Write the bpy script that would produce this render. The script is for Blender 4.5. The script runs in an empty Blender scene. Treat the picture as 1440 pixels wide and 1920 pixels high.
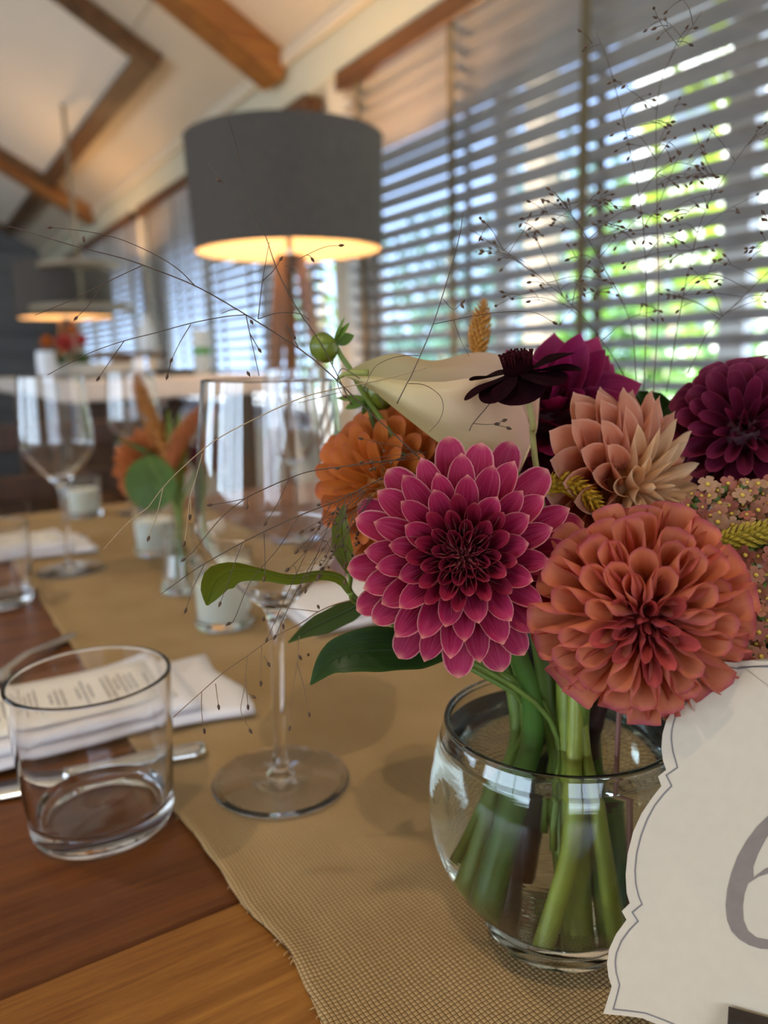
import bpy, bmesh, math, random
import numpy as np
from mathutils import Vector, Matrix, noise
C = bpy.context.scene.collection
rnd = random.Random(7)
PI = math.pi

# ------------------------------------------------------------------ camera
F = 1460.0                                   # focal length in pixels of the 1440 x 1920 frame
PITCH, ROLL, HEAD = math.radians(11.2), math.radians(1.7), math.radians(31.489)
fw = np.array([0, math.cos(PITCH), -math.sin(PITCH)]); up = np.array([0, math.sin(PITCH), math.cos(PITCH)]); rt = np.array([1., 0, 0])
rt, up = rt*math.cos(ROLL)-up*math.sin(ROLL), up*math.cos(ROLL)+rt*math.sin(ROLL)
_c, _s = math.cos(HEAD), math.sin(HEAD)
_M = np.array([[_c, _s, 0], [-_s, _c, 0], [0, 0, 1]])
RT, UP, FW = _M@rt, _M@up, _M@fw
CAM = np.array([0, 0, .99])
def ray(x, y): return RT*(x-720)/F + UP*(960-y)/F + FW
def at_d(x, y, d): return CAM + ray(x, y)*d
def at_z(x, y, z):
    r = ray(x, y); return CAM + r*((z-CAM[2])/r[2])
def at_x(x, y, X):
    r = ray(x, y); return CAM + r*(X/r[0])
def at_y(x, y, Y):
    r = ray(x, y); return CAM + r*(Y/r[1])
def frame_at(x, y):                          # right, up, toward the lens, for the sight line through (x, y)
    t = -ray(x, y); t = t/np.linalg.norm(t)
    r = np.cross(UP, t); r = r/np.linalg.norm(r)
    return r, np.cross(t, r), t
cd = bpy.data.cameras.new('camera'); cam = bpy.data.objects.new('camera', cd); C.objects.link(cam)
cam.matrix_world = Matrix([[RT[i], UP[i], -FW[i], CAM[i]] for i in range(3)]+[[0, 0, 0, 1]])
cd.sensor_fit = 'VERTICAL'; cd.sensor_height = 36; cd.sensor_width = 27; cd.lens = 36*F/1920
cd.clip_start = .01
cd.dof.use_dof = True; cd.dof.focus_distance = .262; cd.dof.aperture_fstop = 7.6
bpy.context.scene.camera = cam

# ------------------------------------------------------------------ world, lights, exposure
sc = bpy.context.scene
sc.view_settings.view_transform = 'Standard'; sc.view_settings.look = 'None'
sc.view_settings.exposure = 0.26; sc.view_settings.gamma = 1; sc.view_settings.use_curve_mapping = False
cy = sc.cycles
cy.max_bounces = 12; cy.diffuse_bounces = 4; cy.glossy_bounces = 5; cy.transmission_bounces = 12; cy.transparent_max_bounces = 24
cy.use_denoising = True; cy.sample_clamp_indirect = 6; cy.blur_glossy = .3
w = bpy.data.worlds.new('sky'); sc.world = w; w.use_nodes = True
nt = w.node_tree; nt.nodes.clear()
def nd(t, k, **kw):
    n = t.nodes.new(k)
    for a, v in kw.items():
        if hasattr(n, a): setattr(n, a, v)
        else: n.inputs[a].default_value = v
    return n
tc = nd(nt, 'ShaderNodeTexCoord'); sp = nd(nt, 'ShaderNodeSeparateXYZ'); nt.links.new(tc.outputs['Generated'], sp.inputs[0])
rp = nd(nt, 'ShaderNodeValToRGB'); nt.links.new(sp.outputs['Z'], rp.inputs[0])
rp.color_ramp.elements[0].position = 0.0; rp.color_ramp.elements[0].color = (.52, .67, .98, 1)
rp.color_ramp.elements[1].position = .7; rp.color_ramp.elements[1].color = (.22, .40, .90, 1)
bg = nd(nt, 'ShaderNodeBackground', Strength=3.6); nt.links.new(rp.outputs[0], bg.inputs[0])
wo = nd(nt, 'ShaderNodeOutputWorld'); nt.links.new(bg.outputs[0], wo.inputs[0])

def area(name, loc, direction, sx, sy, watts, col):
    l = bpy.data.lights.new(name, 'AREA'); l.shape = 'RECTANGLE'; l.size = sx; l.size_y = sy; l.energy = watts; l.color = col
    o = bpy.data.objects.new(name, l); C.objects.link(o); o.location = loc
    o.rotation_euler = Vector(direction).to_track_quat('-Z', 'Y').to_euler(); return o
sun = bpy.data.lights.new('sun', 'SUN'); sun.energy = 27; sun.angle = math.radians(.6); sun.color = (1, .93, .82)
so = bpy.data.objects.new('sun', sun); C.objects.link(so); so.rotation_euler = Vector((.75, .35, -.9)).to_track_quat('-Z', 'Y').to_euler()
# fill area lights added outside the unseen left and back wall windows
area('left_window_fill', (-4.2, .3, 1.35), (1, 0, -.12), 3.6, 1.1, 60, (.86, .93, 1))
area('left_window_fill_far', (-4.2, 4.6, 1.35), (1, 0, -.1), 2.8, 1.1, 34, (.86, .93, 1))
area('back_window_fill', (-.9, -3.2, 1.45), (.05, 1, -.1), 2.8, 1.3, 27, (1, .92, .82))

# ------------------------------------------------------------------ mesh helpers
class MB:
    def __init__(s): s.v = []; s.f = []; s.uv = []
    def add(s, vs, fs, uvs=None):
        b = len(s.v); s.v += [tuple(map(float, p)) for p in vs]; s.f += [tuple(i+b for i in f) for f in fs]
        s.uv += list(uvs) if uvs is not None else [(0, 0)]*len(vs); return s
    def box(s, a, b, ch=0.0):
        a, b = np.minimum(a, b), np.maximum(a, b)
        if ch <= 0:
            v = [(x, y, z) for z in (a[2], b[2]) for y in (a[1], b[1]) for x in (a[0], b[0])]
            return s.add(v, [(0, 2, 3, 1), (4, 5, 7, 6), (0, 1, 5, 4), (2, 6, 7, 3), (0, 4, 6, 2), (1, 3, 7, 5)])
        bm = bmesh.new(); bmesh.ops.create_cube(bm, size=1)
        for v in bm.verts: v.co = Vector([(a[i]+b[i])/2+v.co[i]*(b[i]-a[i]) for i in range(3)])
        bmesh.ops.bevel(bm, geom=list(bm.edges), offset=ch, segments=1, affect='EDGES')
        bm.verts.index_update()
        s.add([v.co[:] for v in bm.verts], [[v.index for v in f.verts] for f in bm.faces]); bm.free(); return s
    def grid(s, P, close_u=False):           # P[row][col] -> quads, uv = (col, row)
        P = np.asarray(P, float); n, m = P.shape[:2]
        vs = P.reshape(-1, 3); fs = []
        for i in range(n-1):
            for j in range(m if close_u else m-1):
                k = (j+1) % m; fs.append((i*m+j, i*m+k, (i+1)*m+k, (i+1)*m+j))
        uv = [(j/(m-1 if not close_u else m), i/(n-1)) for i in range(n) for j in range(m)]
        return s.add(vs, fs, uv)
    def tube(s, pts, rad, n=6, cap=True):
        pts = np.asarray(pts, float); k = len(pts)
        rad = np.full(k, rad) if np.isscalar(rad) else np.interp(np.linspace(0, 1, k), np.linspace(0, 1, len(rad)), rad)
        tg = np.gradient(pts, axis=0); tg /= np.linalg.norm(tg, axis=1)[:, None]+1e-12
        a = np.array([.31, .17, .93]); nrm = np.cross(tg[0], a); nrm /= np.linalg.norm(nrm)
        R = []
        for i in range(k):
            nrm = nrm - tg[i]*(nrm@tg[i]); nrm /= np.linalg.norm(nrm)+1e-12; b = np.cross(tg[i], nrm)
            R.append([pts[i]+rad[i]*(math.cos(t)*nrm+math.sin(t)*b) for t in np.linspace(0, 2*PI, n, endpoint=False)])
        b0 = len(s.v); s.grid(R, True)
        if cap: s.f.append(tuple(range(b0+n-1, b0-1, -1))); s.f.append(tuple(range(b0+(k-1)*n, b0+k*n)))
        return s
    def lathe(s, prof, n=48, c=(0, 0, 0)):
        P = [[(c[0]+r*math.cos(t), c[1]+r*math.sin(t), c[2]+z) for t in np.linspace(0, 2*PI, n, endpoint=False)] for r, z in prof]
        return s.grid(P, True)
    def glass(s, prof, n=48):                # lathe with extra rings beside every corner, so that smooth shading stays true on long walls
        q = []
        for (r0, z0), (r1, z1) in zip(prof, prof[1:]):
            l = math.hypot(r1-r0, z1-z0); q.append((r0, z0))
            for f in ((.0004/l, .5, 1-.0004/l) if l > .0022 else ()): q.append((r0+(r1-r0)*f, z0+(z1-z0)*f))
        return s.lathe(q+[prof[-1]], n)
    def ball(s, c, r, n=8, m=6, axis=None, sc3=(1, 1, 1)):
        P = []
        Z = np.array([0, 0, 1.]) if axis is None else np.asarray(axis, float)/np.linalg.norm(axis)
        X = np.cross(Z, [.3, .9, .2]); X /= np.linalg.norm(X); Y = np.cross(Z, X)
        for i in range(m+1):
            ph = PI*i/m
            P.append([np.asarray(c)+r*(sc3[0]*math.sin(ph)*math.cos(t)*X+sc3[1]*math.sin(ph)*math.sin(t)*Y-sc3[2]*math.cos(ph)*Z) for t in np.linspace(0, 2*PI, n, endpoint=False)])
        return s.grid(P, True)
    def mesh(s, name, mat=None, smooth=True, outward=False):
        me = bpy.data.meshes.new(name)
        if outward:                          # closed glass bodies: signed volume decides which way the faces turn
            v = np.asarray(s.v); vol = 0.
            for f in s.f:
                a = v[f[0]]
                for i in range(1, len(f)-1): vol += a@np.cross(v[f[i]], v[f[i+1]])
            if vol < 0: s.f = [f[::-1] for f in s.f]
        me.from_pydata(s.v, [], s.f)
        ul = me.uv_layers.new(name='UVMap'); idx = np.empty(len(me.loops), int); me.loops.foreach_get('vertex_index', idx)
        ul.data.foreach_set('uv', np.asarray(s.uv, np.float32)[idx].ravel())
        if smooth: me.polygons.foreach_set('use_smooth', [True]*len(me.polygons))
        if mat: me.materials.append(mat)
        me.update(); return me

def tag(o, label=None, cat=None, group=None, kind=None):
    for k, v in (('label', label), ('category', cat), ('group', group), ('kind', kind)):
        if v: o[k] = v
    return o
def thing(name, label, cat, loc, group=None):
    o = bpy.data.objects.new(name, None); C.objects.link(o); o.location = Vector([float(i) for i in loc]); o.empty_display_size = .02
    return tag(o, label, cat, group)
def link(name, me, parent=None, M=None, label=None, kind=None):
    """an object from mesh data; M is its place in the world, kept when parented (parents are never rotated or scaled)"""
    o = bpy.data.objects.new(name, me); C.objects.link(o)
    M = Matrix.Identity(4) if M is None else M
    if parent is not None:
        off = Vector((0, 0, 0)); p = parent
        o.parent = parent
        off = root_off(parent)
        o.matrix_local = Matrix.Translation(-off) @ M
    else: o.matrix_world = M
    return tag(o, label, None, None, kind)
def root_off(p):
    off = Vector((0, 0, 0))
    while p is not None: off += Vector(p.location); p = p.parent
    return off
def part(name, mb, mat, parent=None, smooth=True, label=None, kind=None, auto=None):
    """mesh given in world coordinates; its origin goes to its own centre"""
    v = np.asarray(mb.v); c = (v.min(0)+v.max(0))/2
    mb.v = [tuple(p) for p in (v-c)]
    me = mb.mesh(name, mat, smooth)
    o = link(name, me, parent, Matrix.Translation(Vector(c)), label, kind)
    if auto:
        try:
            me.set_sharp_from_angle(angle=math.radians(auto))
        except Exception: pass
    return o
def struct(name, mb, mat, parent=None, smooth=False):
    return part(name, mb, mat, parent, smooth, kind=None if parent else 'structure')
def spline(pts, n=24):
    p = np.asarray(pts, float); k = len(p)
    if k < 3: return np.array([p[0]+(p[-1]-p[0])*t for t in np.linspace(0, 1, max(2, n//4))])
    e = np.vstack([2*p[0]-p[1], p, 2*p[-1]-p[-2]]); out = []
    for t in np.linspace(0, k-1-1e-9, n):
        i = int(t); u = t-i; a, b, c, d = e[i:i+4]
        out.append(.5*((2*b)+(c-a)*u+(2*a-5*b+4*c-d)*u*u+(3*b-a-3*c+d)*u**3))
    return np.array(out)

# ------------------------------------------------------------------ materials
def mat(name):
    m = bpy.data.materials.new(name); m.use_nodes = True; t = m.node_tree; t.nodes.clear()
    return m, t, nd(t, 'ShaderNodeOutputMaterial')
def principled(name, col, rough=.5, metal=0, spec=.5, var=0, scale=40, bump=0, stretch=(1, 1, 1), col2=None, coat=0, detail=4):
    m, t, o = mat(name); b = nd(t, 'ShaderNodeBsdfPrincipled', Roughness=rough, Metallic=metal)
    b.inputs['Specular IOR Level'].default_value = spec; b.inputs['Coat Weight'].default_value = coat; b.inputs['Coat Roughness'].default_value = .1
    t.links.new(b.outputs[0], o.inputs[0])
    b.inputs['Base Color'].default_value = (*col, 1)
    if var or col2 or bump:
        tcn = nd(t, 'ShaderNodeTexCoord'); mp = nd(t, 'ShaderNodeMapping'); mp.inputs['Scale'].default_value = stretch
        t.links.new(tcn.outputs['Object'], mp.inputs[0])
        n = nd(t, 'ShaderNodeTexNoise', Scale=scale, Detail=detail); t.links.new(mp.outputs[0], n.inputs[0])
        c2 = col2 or tuple(max(0, c*(1-var)) for c in col)
        r = nd(t, 'ShaderNodeValToRGB'); r.color_ramp.elements[0].position = .32; r.color_ramp.elements[1].position = .68
        r.color_ramp.elements[0].color = (*c2, 1); r.color_ramp.elements[1].color = (*col, 1)
        t.links.new(n.outputs[0], r.inputs[0]); t.links.new(r.outputs[0], b.inputs['Base Color'])
        if bump:
            bp = nd(t, 'ShaderNodeBump', Strength=.6, Distance=bump); t.links.new(n.outputs[0], bp.inputs['Height']); t.links.new(bp.outputs[0], b.inputs['Normal'])
    return m
def glass_mat(name, ior=1.48, col=(1, 1, 1), rough=0.0):
    m, t, o = mat(name); g = nd(t, 'ShaderNodeBsdfGlass', Roughness=rough, IOR=ior); g.inputs[0].default_value = (*col, 1); t.links.new(g.outputs[0], o.inputs[0]); return m
def pane_mat(name):
    m, t, o = mat(name); a = nd(t, 'ShaderNodeBsdfTransparent'); g = nd(t, 'ShaderNodeBsdfGlossy', Roughness=.0); f = nd(t, 'ShaderNodeFresnel', IOR=1.45); mx = nd(t, 'ShaderNodeMixShader')
    a.inputs[0].default_value = (.93, .97, .97, 1)
    ge = nd(t, 'ShaderNodeNewGeometry'); t.links.new(math_(t, 'MULTIPLY', f.outputs[0], math_(t, 'SUBTRACT', 1., ge.outputs['Backfacing'])), mx.inputs[0]); t.links.new(a.outputs[0], mx.inputs[1]); t.links.new(g.outputs[0], mx.inputs[2]); t.links.new(mx.outputs[0], o.inputs[0]); return m
def mixcol(t, fac, a, b):
    m = nd(t, 'ShaderNodeMix', data_type='RGBA'); 
    for i, x in ((6, a), (7, b)):
        if isinstance(x, tuple): m.inputs[i].default_value = (*x, 1)
        else: t.links.new(x, m.inputs[i])
    t.links.new(fac, m.inputs[0]); return m.outputs[2]
def ramp(t, src, stops):
    r = nd(t, 'ShaderNodeValToRGB'); e = r.color_ramp.elements
    while len(e) < len(stops): e.new(.5)
    for i, (p, c) in enumerate(stops): e[i].position = p; e[i].color = (*c, 1) if isinstance(c, tuple) else (c, c, c, 1)
    t.links.new(src, r.inputs[0]); return r.outputs[0]
def math_(t, op, a, b=None):
    m = nd(t, 'ShaderNodeMath', operation=op)
    for i, x in enumerate((a, b)):
        if x is None: continue
        if isinstance(x, (int, float)): m.inputs[i].default_value = x
        else: t.links.new(x, m.inputs[i])
    return m.outputs[0]
def petal_mat(name, stops, edge, edge_amt=.6, tip=None, trans=.3, vein=.35, vcol=None, rough=.55, edge_pos=(.78, 1.0), spec=.22):
    """colour along the petal (uv v), pale rim across it (uv u), fine lengthwise veins"""
    m, t, o = mat(name)
    uv = nd(t, 'ShaderNodeUVMap'); s = nd(t, 'ShaderNodeSeparateXYZ'); t.links.new(uv.outputs[0], s.inputs[0])
    base = ramp(t, s.outputs[1], stops)
    oi = nd(t, 'ShaderNodeObjectInfo')
    mp = nd(t, 'ShaderNodeMapping'); mp.inputs['Scale'].default_value = (22, 1.6, 1); t.links.new(uv.outputs[0], mp.inputs[0])
    cb = nd(t, 'ShaderNodeCombineXYZ'); t.links.new(math_(t, 'MULTIPLY', oi.outputs['Random'], 50.), cb.inputs[2]); t.links.new(cb.outputs[0], mp.inputs['Location'])
    n = nd(t, 'ShaderNodeTexNoise', Scale=1.0, Detail=3); t.links.new(mp.outputs[0], n.inputs[0])
    vf = ramp(t, n.outputs[0], [(.42, 0.0), (.66, 1.0)])
    vf = math_(t, 'MULTIPLY', vf, vein)
    if vcol is None: vcol = tuple(min(1, c*1.7+.06) for c in stops[-1][1])
    c1 = mixcol(t, vf, base, vcol)
    au = math_(t, 'ABSOLUTE', math_(t, 'SUBTRACT', math_(t, 'MULTIPLY', s.outputs[0], 2.), 1.))
    ee = math_(t, 'MAXIMUM', ramp(t, au, [(edge_pos[0], 0.0), (edge_pos[1], 1.0)]), ramp(t, s.outputs[1], [(.86, 0.0), (1.0, 1.0)]))
    ef = math_(t, 'MULTIPLY', ee, edge_amt)
    c2 = mixcol(t, ef, c1, edge)
    if tip: c2 = mixcol(t, math_(t, 'MULTIPLY', ramp(t, s.outputs[1], [(.8, 0.0), (1.0, 1.0)]), .7), c2, tip)
    hv = nd(t, 'ShaderNodeHueSaturation'); t.links.new(c2, hv.inputs['Color'])
    t.links.new(math_(t, 'ADD', .88, math_(t, 'MULTIPLY', oi.outputs['Random'], .24)), hv.inputs['Value'])
    p = nd(t, 'ShaderNodeBsdfPrincipled', Roughness=rough); p.inputs['Specular IOR Level'].default_value = spec
    p.inputs['Sheen Weight'].default_value = .0
    t.links.new(hv.outputs[0], p.inputs['Base Color'])
    bp = nd(t, 'ShaderNodeBump', Strength=.25, Distance=.0004); t.links.new(n.outputs[0], bp.inputs['Height']); t.links.new(bp.outputs[0], p.inputs['Normal'])
    tr = nd(t, 'ShaderNodeBsdfTranslucent'); t.links.new(hv.outputs[0], tr.inputs[0])
    mx = nd(t, 'ShaderNodeMixShader', Fac=trans); t.links.new(p.outputs[0], mx.inputs[1]); t.links.new(tr.outputs[0], mx.inputs[2]); t.links.new(mx.outputs[0], o.inputs[0])
    return m
def leaf_mat(name, col, vein=(.1, .2, .03), trans=.25, rough=.4):
    return petal_mat(name, [(0, tuple(c*.8 for c in col)), (1, col)], vein, .15, None, trans, .3, tuple(c*1.6 for c in col), rough)
def wood_mat(name, c1, c2, axis=0, scale=16, rough=.4, coat=0.0, bump=.0004, spec=.5):
    m, t, o = mat(name); b = nd(t, 'ShaderNodeBsdfPrincipled', Roughness=rough); b.inputs['Coat Weight'].default_value = coat; b.inputs['Coat Roughness'].default_value = .12
    b.inputs['Specular IOR Level'].default_value = spec
    tcn = nd(t, 'ShaderNodeTexCoord'); mp = nd(t, 'ShaderNodeMapping'); sx = [14, 14, 14]; sx[axis] = .9
    mp.inputs['Scale'].default_value = sx; t.links.new(tcn.outputs['Object'], mp.inputs[0])
    oi = nd(t, 'ShaderNodeObjectInfo'); cb = nd(t, 'ShaderNodeCombineXYZ')
    for k in range(3): t.links.new(math_(t, 'MULTIPLY', oi.outputs['Random'], 13.+k*7), cb.inputs[k])
    t.links.new(cb.outputs[0], mp.inputs['Location'])
    n = nd(t, 'ShaderNodeTexNoise', Scale=scale*.35, Detail=7, Roughness=.62, Distortion=.6); t.links.new(mp.outputs[0], n.inputs[0])
    n2 = nd(t, 'ShaderNodeTexNoise', Scale=scale*2.4, Detail=5, Roughness=.7); t.links.new(mp.outputs[0], n2.inputs[0])
    f = math_(t, 'ADD', math_(t, 'MULTIPLY', n.outputs[0], .68), math_(t, 'MULTIPLY', n2.outputs[0], .32))
    col = ramp(t, f, [(.38, c2), (.5, tuple((a+b_)/2 for a, b_ in zip(c1, c2))), (.62, c1)])
    t.links.new(col, b.inputs['Base Color'])
    if bump:
        bp = nd(t, 'ShaderNodeBump', Strength=.35, Distance=bump); t.links.new(f, bp.inputs['Height']); t.links.new(bp.outputs[0], b.inputs['Normal'])
    t.links.new(b.outputs[0], o.inputs[0]); return m
def burlap_mat():
    """plain weave: warp and weft ridges 1.5 mm apart with darker gaps, irregular yarns"""
    m, t, o = mat('burlap'); b = nd(t, 'ShaderNodeBsdfPrincipled', Roughness=.9); b.inputs['Specular IOR Level'].default_value = .15
    tcn = nd(t, 'ShaderNodeTexCoord'); s = nd(t, 'ShaderNodeSeparateXYZ')
    nz = nd(t, 'ShaderNodeTexNoise', Scale=55., Detail=2); t.links.new(tcn.outputs['Object'], nz.inputs[0])
    va = nd(t, 'ShaderNodeVectorMath', operation='SCALE'); t.links.new(nz.outputs['Color'], va.inputs[0]); va.inputs['Scale'].default_value = .0022
    vb = nd(t, 'ShaderNodeVectorMath', operation='ADD'); t.links.new(tcn.outputs['Object'], vb.inputs[0]); t.links.new(va.outputs[0], vb.inputs[1])
    t.links.new(vb.outputs[0], s.inputs[0])
    k = PI/.0019
    sx = math_(t, 'SINE', math_(t, 'MULTIPLY', s.outputs[0], k)); sy = math_(t, 'SINE', math_(t, 'MULTIPLY', s.outputs[1], k))
    ax = math_(t, 'ABSOLUTE', sx); ay = math_(t, 'ABSOLUTE', sy)
    # over/under: which yarn is on top alternates like a chequer
    prod = math_(t, 'MULTIPLY', math_(t, 'SIGN', math_(t, 'SINE', math_(t, 'MULTIPLY', s.outputs[0], k))), math_(t, 'SIGN', math_(t, 'SINE', math_(t, 'MULTIPLY', s.outputs[1], k))))
    top = math_(t, 'ADD', math_(t, 'MULTIPLY', prod, .5), .5)
    ha = math_(t, 'MULTIPLY', ax, math_(t, 'ADD', .65, math_(t, 'MULTIPLY', top, .35)))
    hb = math_(t, 'MULTIPLY', ay, math_(t, 'ADD', .65, math_(t, 'MULTIPLY', math_(t, 'SUBTRACT', 1., top), .35)))
    h = math_(t, 'MAXIMUM', math_(t, 'MULTIPLY', ha, ay), math_(t, 'MULTIPLY', hb, ax))
    gap = ramp(t, math_(t, 'MINIMUM', ax, ay), [(.12, 0.0), (.42, 1.0)])
    n2 = nd(t, 'ShaderNodeTexNoise', Scale=14., Detail=5); t.links.new(tcn.outputs['Object'], n2.inputs[0])
    mp = nd(t, 'ShaderNodeMapping'); mp.inputs['Scale'].default_value = (900, 25, 1); t.links.new(tcn.outputs['Object'], mp.inputs[0])
    n3 = nd(t, 'ShaderNodeTexNoise', Scale=1., Detail=1); t.links.new(mp.outputs[0], n3.inputs[0])
    base = ramp(t, n2.outputs[0], [(.3, (.38, .245, .11)), (.7, (.52, .355, .18))])
    base = mixcol(t, math_(t, 'MULTIPLY', n3.outputs[0], .35), base, (.64, .45, .22))
    col = mixcol(t, gap, (.11, .058, .022), base)
    t.links.new(col, b.inputs['Base Color'])
    bp = nd(t, 'ShaderNodeBump', Strength=.7, Distance=.0006); t.links.new(h, bp.inputs['Height']); t.links.new(bp.outputs[0], b.inputs['Normal'])
    t.links.new(b.outputs[0], o.inputs[0]); return m

cream = principled('cream_paint', (.66, .57, .42), .6, var=.06, scale=3)
ceil_m = principled('ceiling_board', (.66, .56, .42), .5, var=.06, scale=2.5)
frieze_m = principled('pale_green_paint', (.60, .57, .42), .55, var=.05, scale=3)
rafter_m = wood_mat('orange_stained_rafter', (.36, .155, .03), (.17, .06, .012), 0, 5, .45)
frame_m = wood_mat('dark_skylight_frame', (.17, .085, .028), (.07, .032, .012), 1, 6, .5)
valance_m = wood_mat('valance_wood', (.16, .075, .028), (.075, .033, .012), 1, 6, .4)
slat_m = wood_mat('slat_wood', (.36, .30, .24), (.27, .225, .18), 1, 5, .42)
tape_m = principled('tape_cloth', (.17, .125, .06), .85, var=.25, scale=300)
floor_m = wood_mat('floor_wood', (.16, .095, .05), (.09, .05, .028), 1, 4, .45)
wallgrey_m = wood_mat('grey_wall_board', (.17, .165, .16), (.10, .10, .10), 0, 4, .55)
white_m = principled('white_paint', (.72, .71, .66), .4)
pane_m = pane_mat('window_pane')
steel_m = principled('steel', (.72, .70, .66), .22, 1, var=.1, scale=60)
darkmetal_m = principled('dark_bronze', (.045, .035, .028), .38, .6, var=.3, scale=120)
glass_m = glass_mat('clear_glass', 1.5)
vglass_m = glass_mat('vase_glass', 1.5, (.985, 1, .99))
water_m = glass_mat('water', 1.333, (.98, 1, .985))
wax_m, _t, _o = mat('white_wax'); _b = nd(_t, 'ShaderNodeBsdfPrincipled', Roughness=.45); _b.inputs['Base Color'].default_value = (.86, .83, .74, 1)
_b.inputs['Subsurface Weight'].default_value = .4; _b.inputs['Subsurface Radius'].default_value = (.02, .015, .01); _b.inputs['Subsurface Scale'].default_value = .5; _t.links.new(_b.outputs[0], _o.inputs[0])

# ------------------------------------------------------------------ room shell
XW = 1.30                                    # inner face of the blinds; the wall itself stands 7 cm behind
ZV = 1.862                                   # top of the blinds
SL = .58                                     # ceiling slope, down towards the windows
XR = -1.35
def zc(X): return 2.03+(1.3-X)*SL
struct('floor', MB().box((-4.1, -3.1, -.06), (1.6, 8.1, 0)), floor_m)
WA, WB, WC = (-.4, 2.33), (2.42, 4.69), (4.79, 7.2)
wb = MB()
wb.box((1.37, -3.1, 0), (1.43, 8.1, .74))
for a, b in ((-3.1, WA[0]), (WA[1], WB[0]), (WB[1], WC[0]), (WC[1], 8.1)): wb.box((1.37, a, .74), (1.43, b, ZV))
wb.box((1.37, -3.1, ZV), (1.43, 8.1, 2.1))
for a, b in ((2.33, 2.42), (4.69, 4.79)): wb.box((1.312, a, .74), (1.43, b, ZV))
struct('wall_right', wb, cream)
struct('trim_1', MB().box((XW-.005, -3.1, ZV+.002), (1.37, 8.1, 2.035), .006), frieze_m)   # frieze board above the blinds
struct('trim_2', MB().box((XW-.03, -3.1, 1.985), (XW-.006, 8.1, 2.04), .008), cream)
struct('trim_3', MB().box((1.30, -.5, .70), (1.37, 7.4, .74), .006), white_m)              # window sill
# far wall of grey boards, each board its own piece
wf = struct('wall_far', MB().box((-4.1, 8.0, 0), (1.5, 8.1, 4)), principled('far_wall_paint', (.06, .055, .05), .7))
for i in range(16):
    link('board', MB().box((-2.75, -.012, -.088), (2.75, .012, .088), .006).mesh('board', wallgrey_m, False) if i == 0 else bpy.data.meshes['board'], wf, Matrix.Translation((-1.3, 7.985, .1+i*.185)))
wl = MB()
for a, b in ((-3.1, -1.5), (2.1, 3.2), (6.0, 8.1)): wl.box((-4.1, a, 0), (-4.0, b, 2.1))
for a, b in ((-1.5, 2.1), (3.2, 6.0)): wl.box((-4.1, a, 0), (-4.0, b, .8)); wl.box((-4.1, a, 1.9), (-4.0, b, 2.1))
struct('wall_left', wl, cream)
wk = MB(); wk.box((-4.1, -3.1, 0), (-2.3, -3.0, 3.8)); wk.box((.5, -3.1, 0), (1.5, -3.0, 3.8)); wk.box((-2.3, -3.1, 0), (.5, -3.0, .8)); wk.box((-2.3, -3.1, 2.1), (.5, -3.0, 3.8))
struct('wall_back', wk, cream)
for i, (a, b) in enumerate((((-4.06, -1.5, .8), (-4.04, 2.1, 1.9)), ((-4.06, 3.2, .8), (-4.04, 6.0, 1.9)), ((-2.3, -3.06, .8), (.5, -3.04, 2.1)))):
    m = MB(); a = np.array(a); b = np.array(b); ax = 1 if i < 2 else 0
    for f in np.linspace(0, 1, 4):
        p = a.copy(); q = b.copy(); p[ax] = a[ax]+(b[ax]-a[ax]-.05)*f; q[ax] = p[ax]+.05; m.box(p-(.02 if ax else 0, 0 if ax else .02, 0), q+(.02 if ax else 0, 0 if ax else .02, 0))
    for z in (.8, b[2]-.05):
        p = a.copy(); q = b.copy(); p[2] = z; q[2] = z+.05; m.box(p, q)
    wo_ = struct('window_%d' % (i+4), m, white_m)
    part('pane', MB().box(a+(.008 if ax else 0, 0 if ax else .008, 0), b-(.008 if ax else 0, 0 if ax else .008, 0)), pane_m, wo_, False)
# ceiling: sloping boards with open joints, closed by a roof deck above them
ce = MB()
for (x0, x1) in ((1.52, XR), (XR, -4.15)):
    z = [zc(x) if x >= XR else zc(XR)-(XR-x)*SL for x in (x0, x1)]
    ce.add([(x0, -3.1, z[0]+.02), (x1, -3.1, z[1]+.02), (x1, 8.1, z[1]+.02), (x0, 8.1, z[0]+.02), (x0, -3.1, z[0]+.1), (x1, -3.1, z[1]+.1), (x1, 8.1, z[1]+.1), (x0, 8.1, z[0]+.1)],
           [(0, 1, 2, 3), (4, 7, 6, 5), (0, 4, 5, 1), (3, 2, 6, 7), (0, 3, 7, 4), (1, 5, 6, 2)])
ceil = struct('ceiling', ce, cream)
nrm = np.array([SL, 0, 1])/math.hypot(SL, 1); dn = np.array([-1, 0, SL])/math.hypot(SL, 1)   # normal, and the up-slope direction
def on_slope(s, y, h): return np.array([1.3, 0, 2.03])+dn*s+np.array([0, y, 0])+nrm*h
def slope_box(s0, s1, y0, y1, h0, h1):
    v = [on_slope(s, y, h) for h in (h0, h1) for y in (y0, y1) for s in (s0, s1)]
    return MB().add(v, [(0, 1, 3, 2), (4, 6, 7, 5), (0, 4, 5, 1), (2, 3, 7, 6), (0, 2, 6, 4), (1, 5, 7, 3)])
bw = .42
for i in range(7):
    for y0, y1 in ((-3.0, -.35), (-.35, 2.73), (2.73, 5.79), (5.79, 8.0)):
        part('board', slope_box(i*bw+.002, (i+1)*bw-.002, y0+.002, y1-.002, .001, .017), ceil_m, ceil, False)
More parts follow.
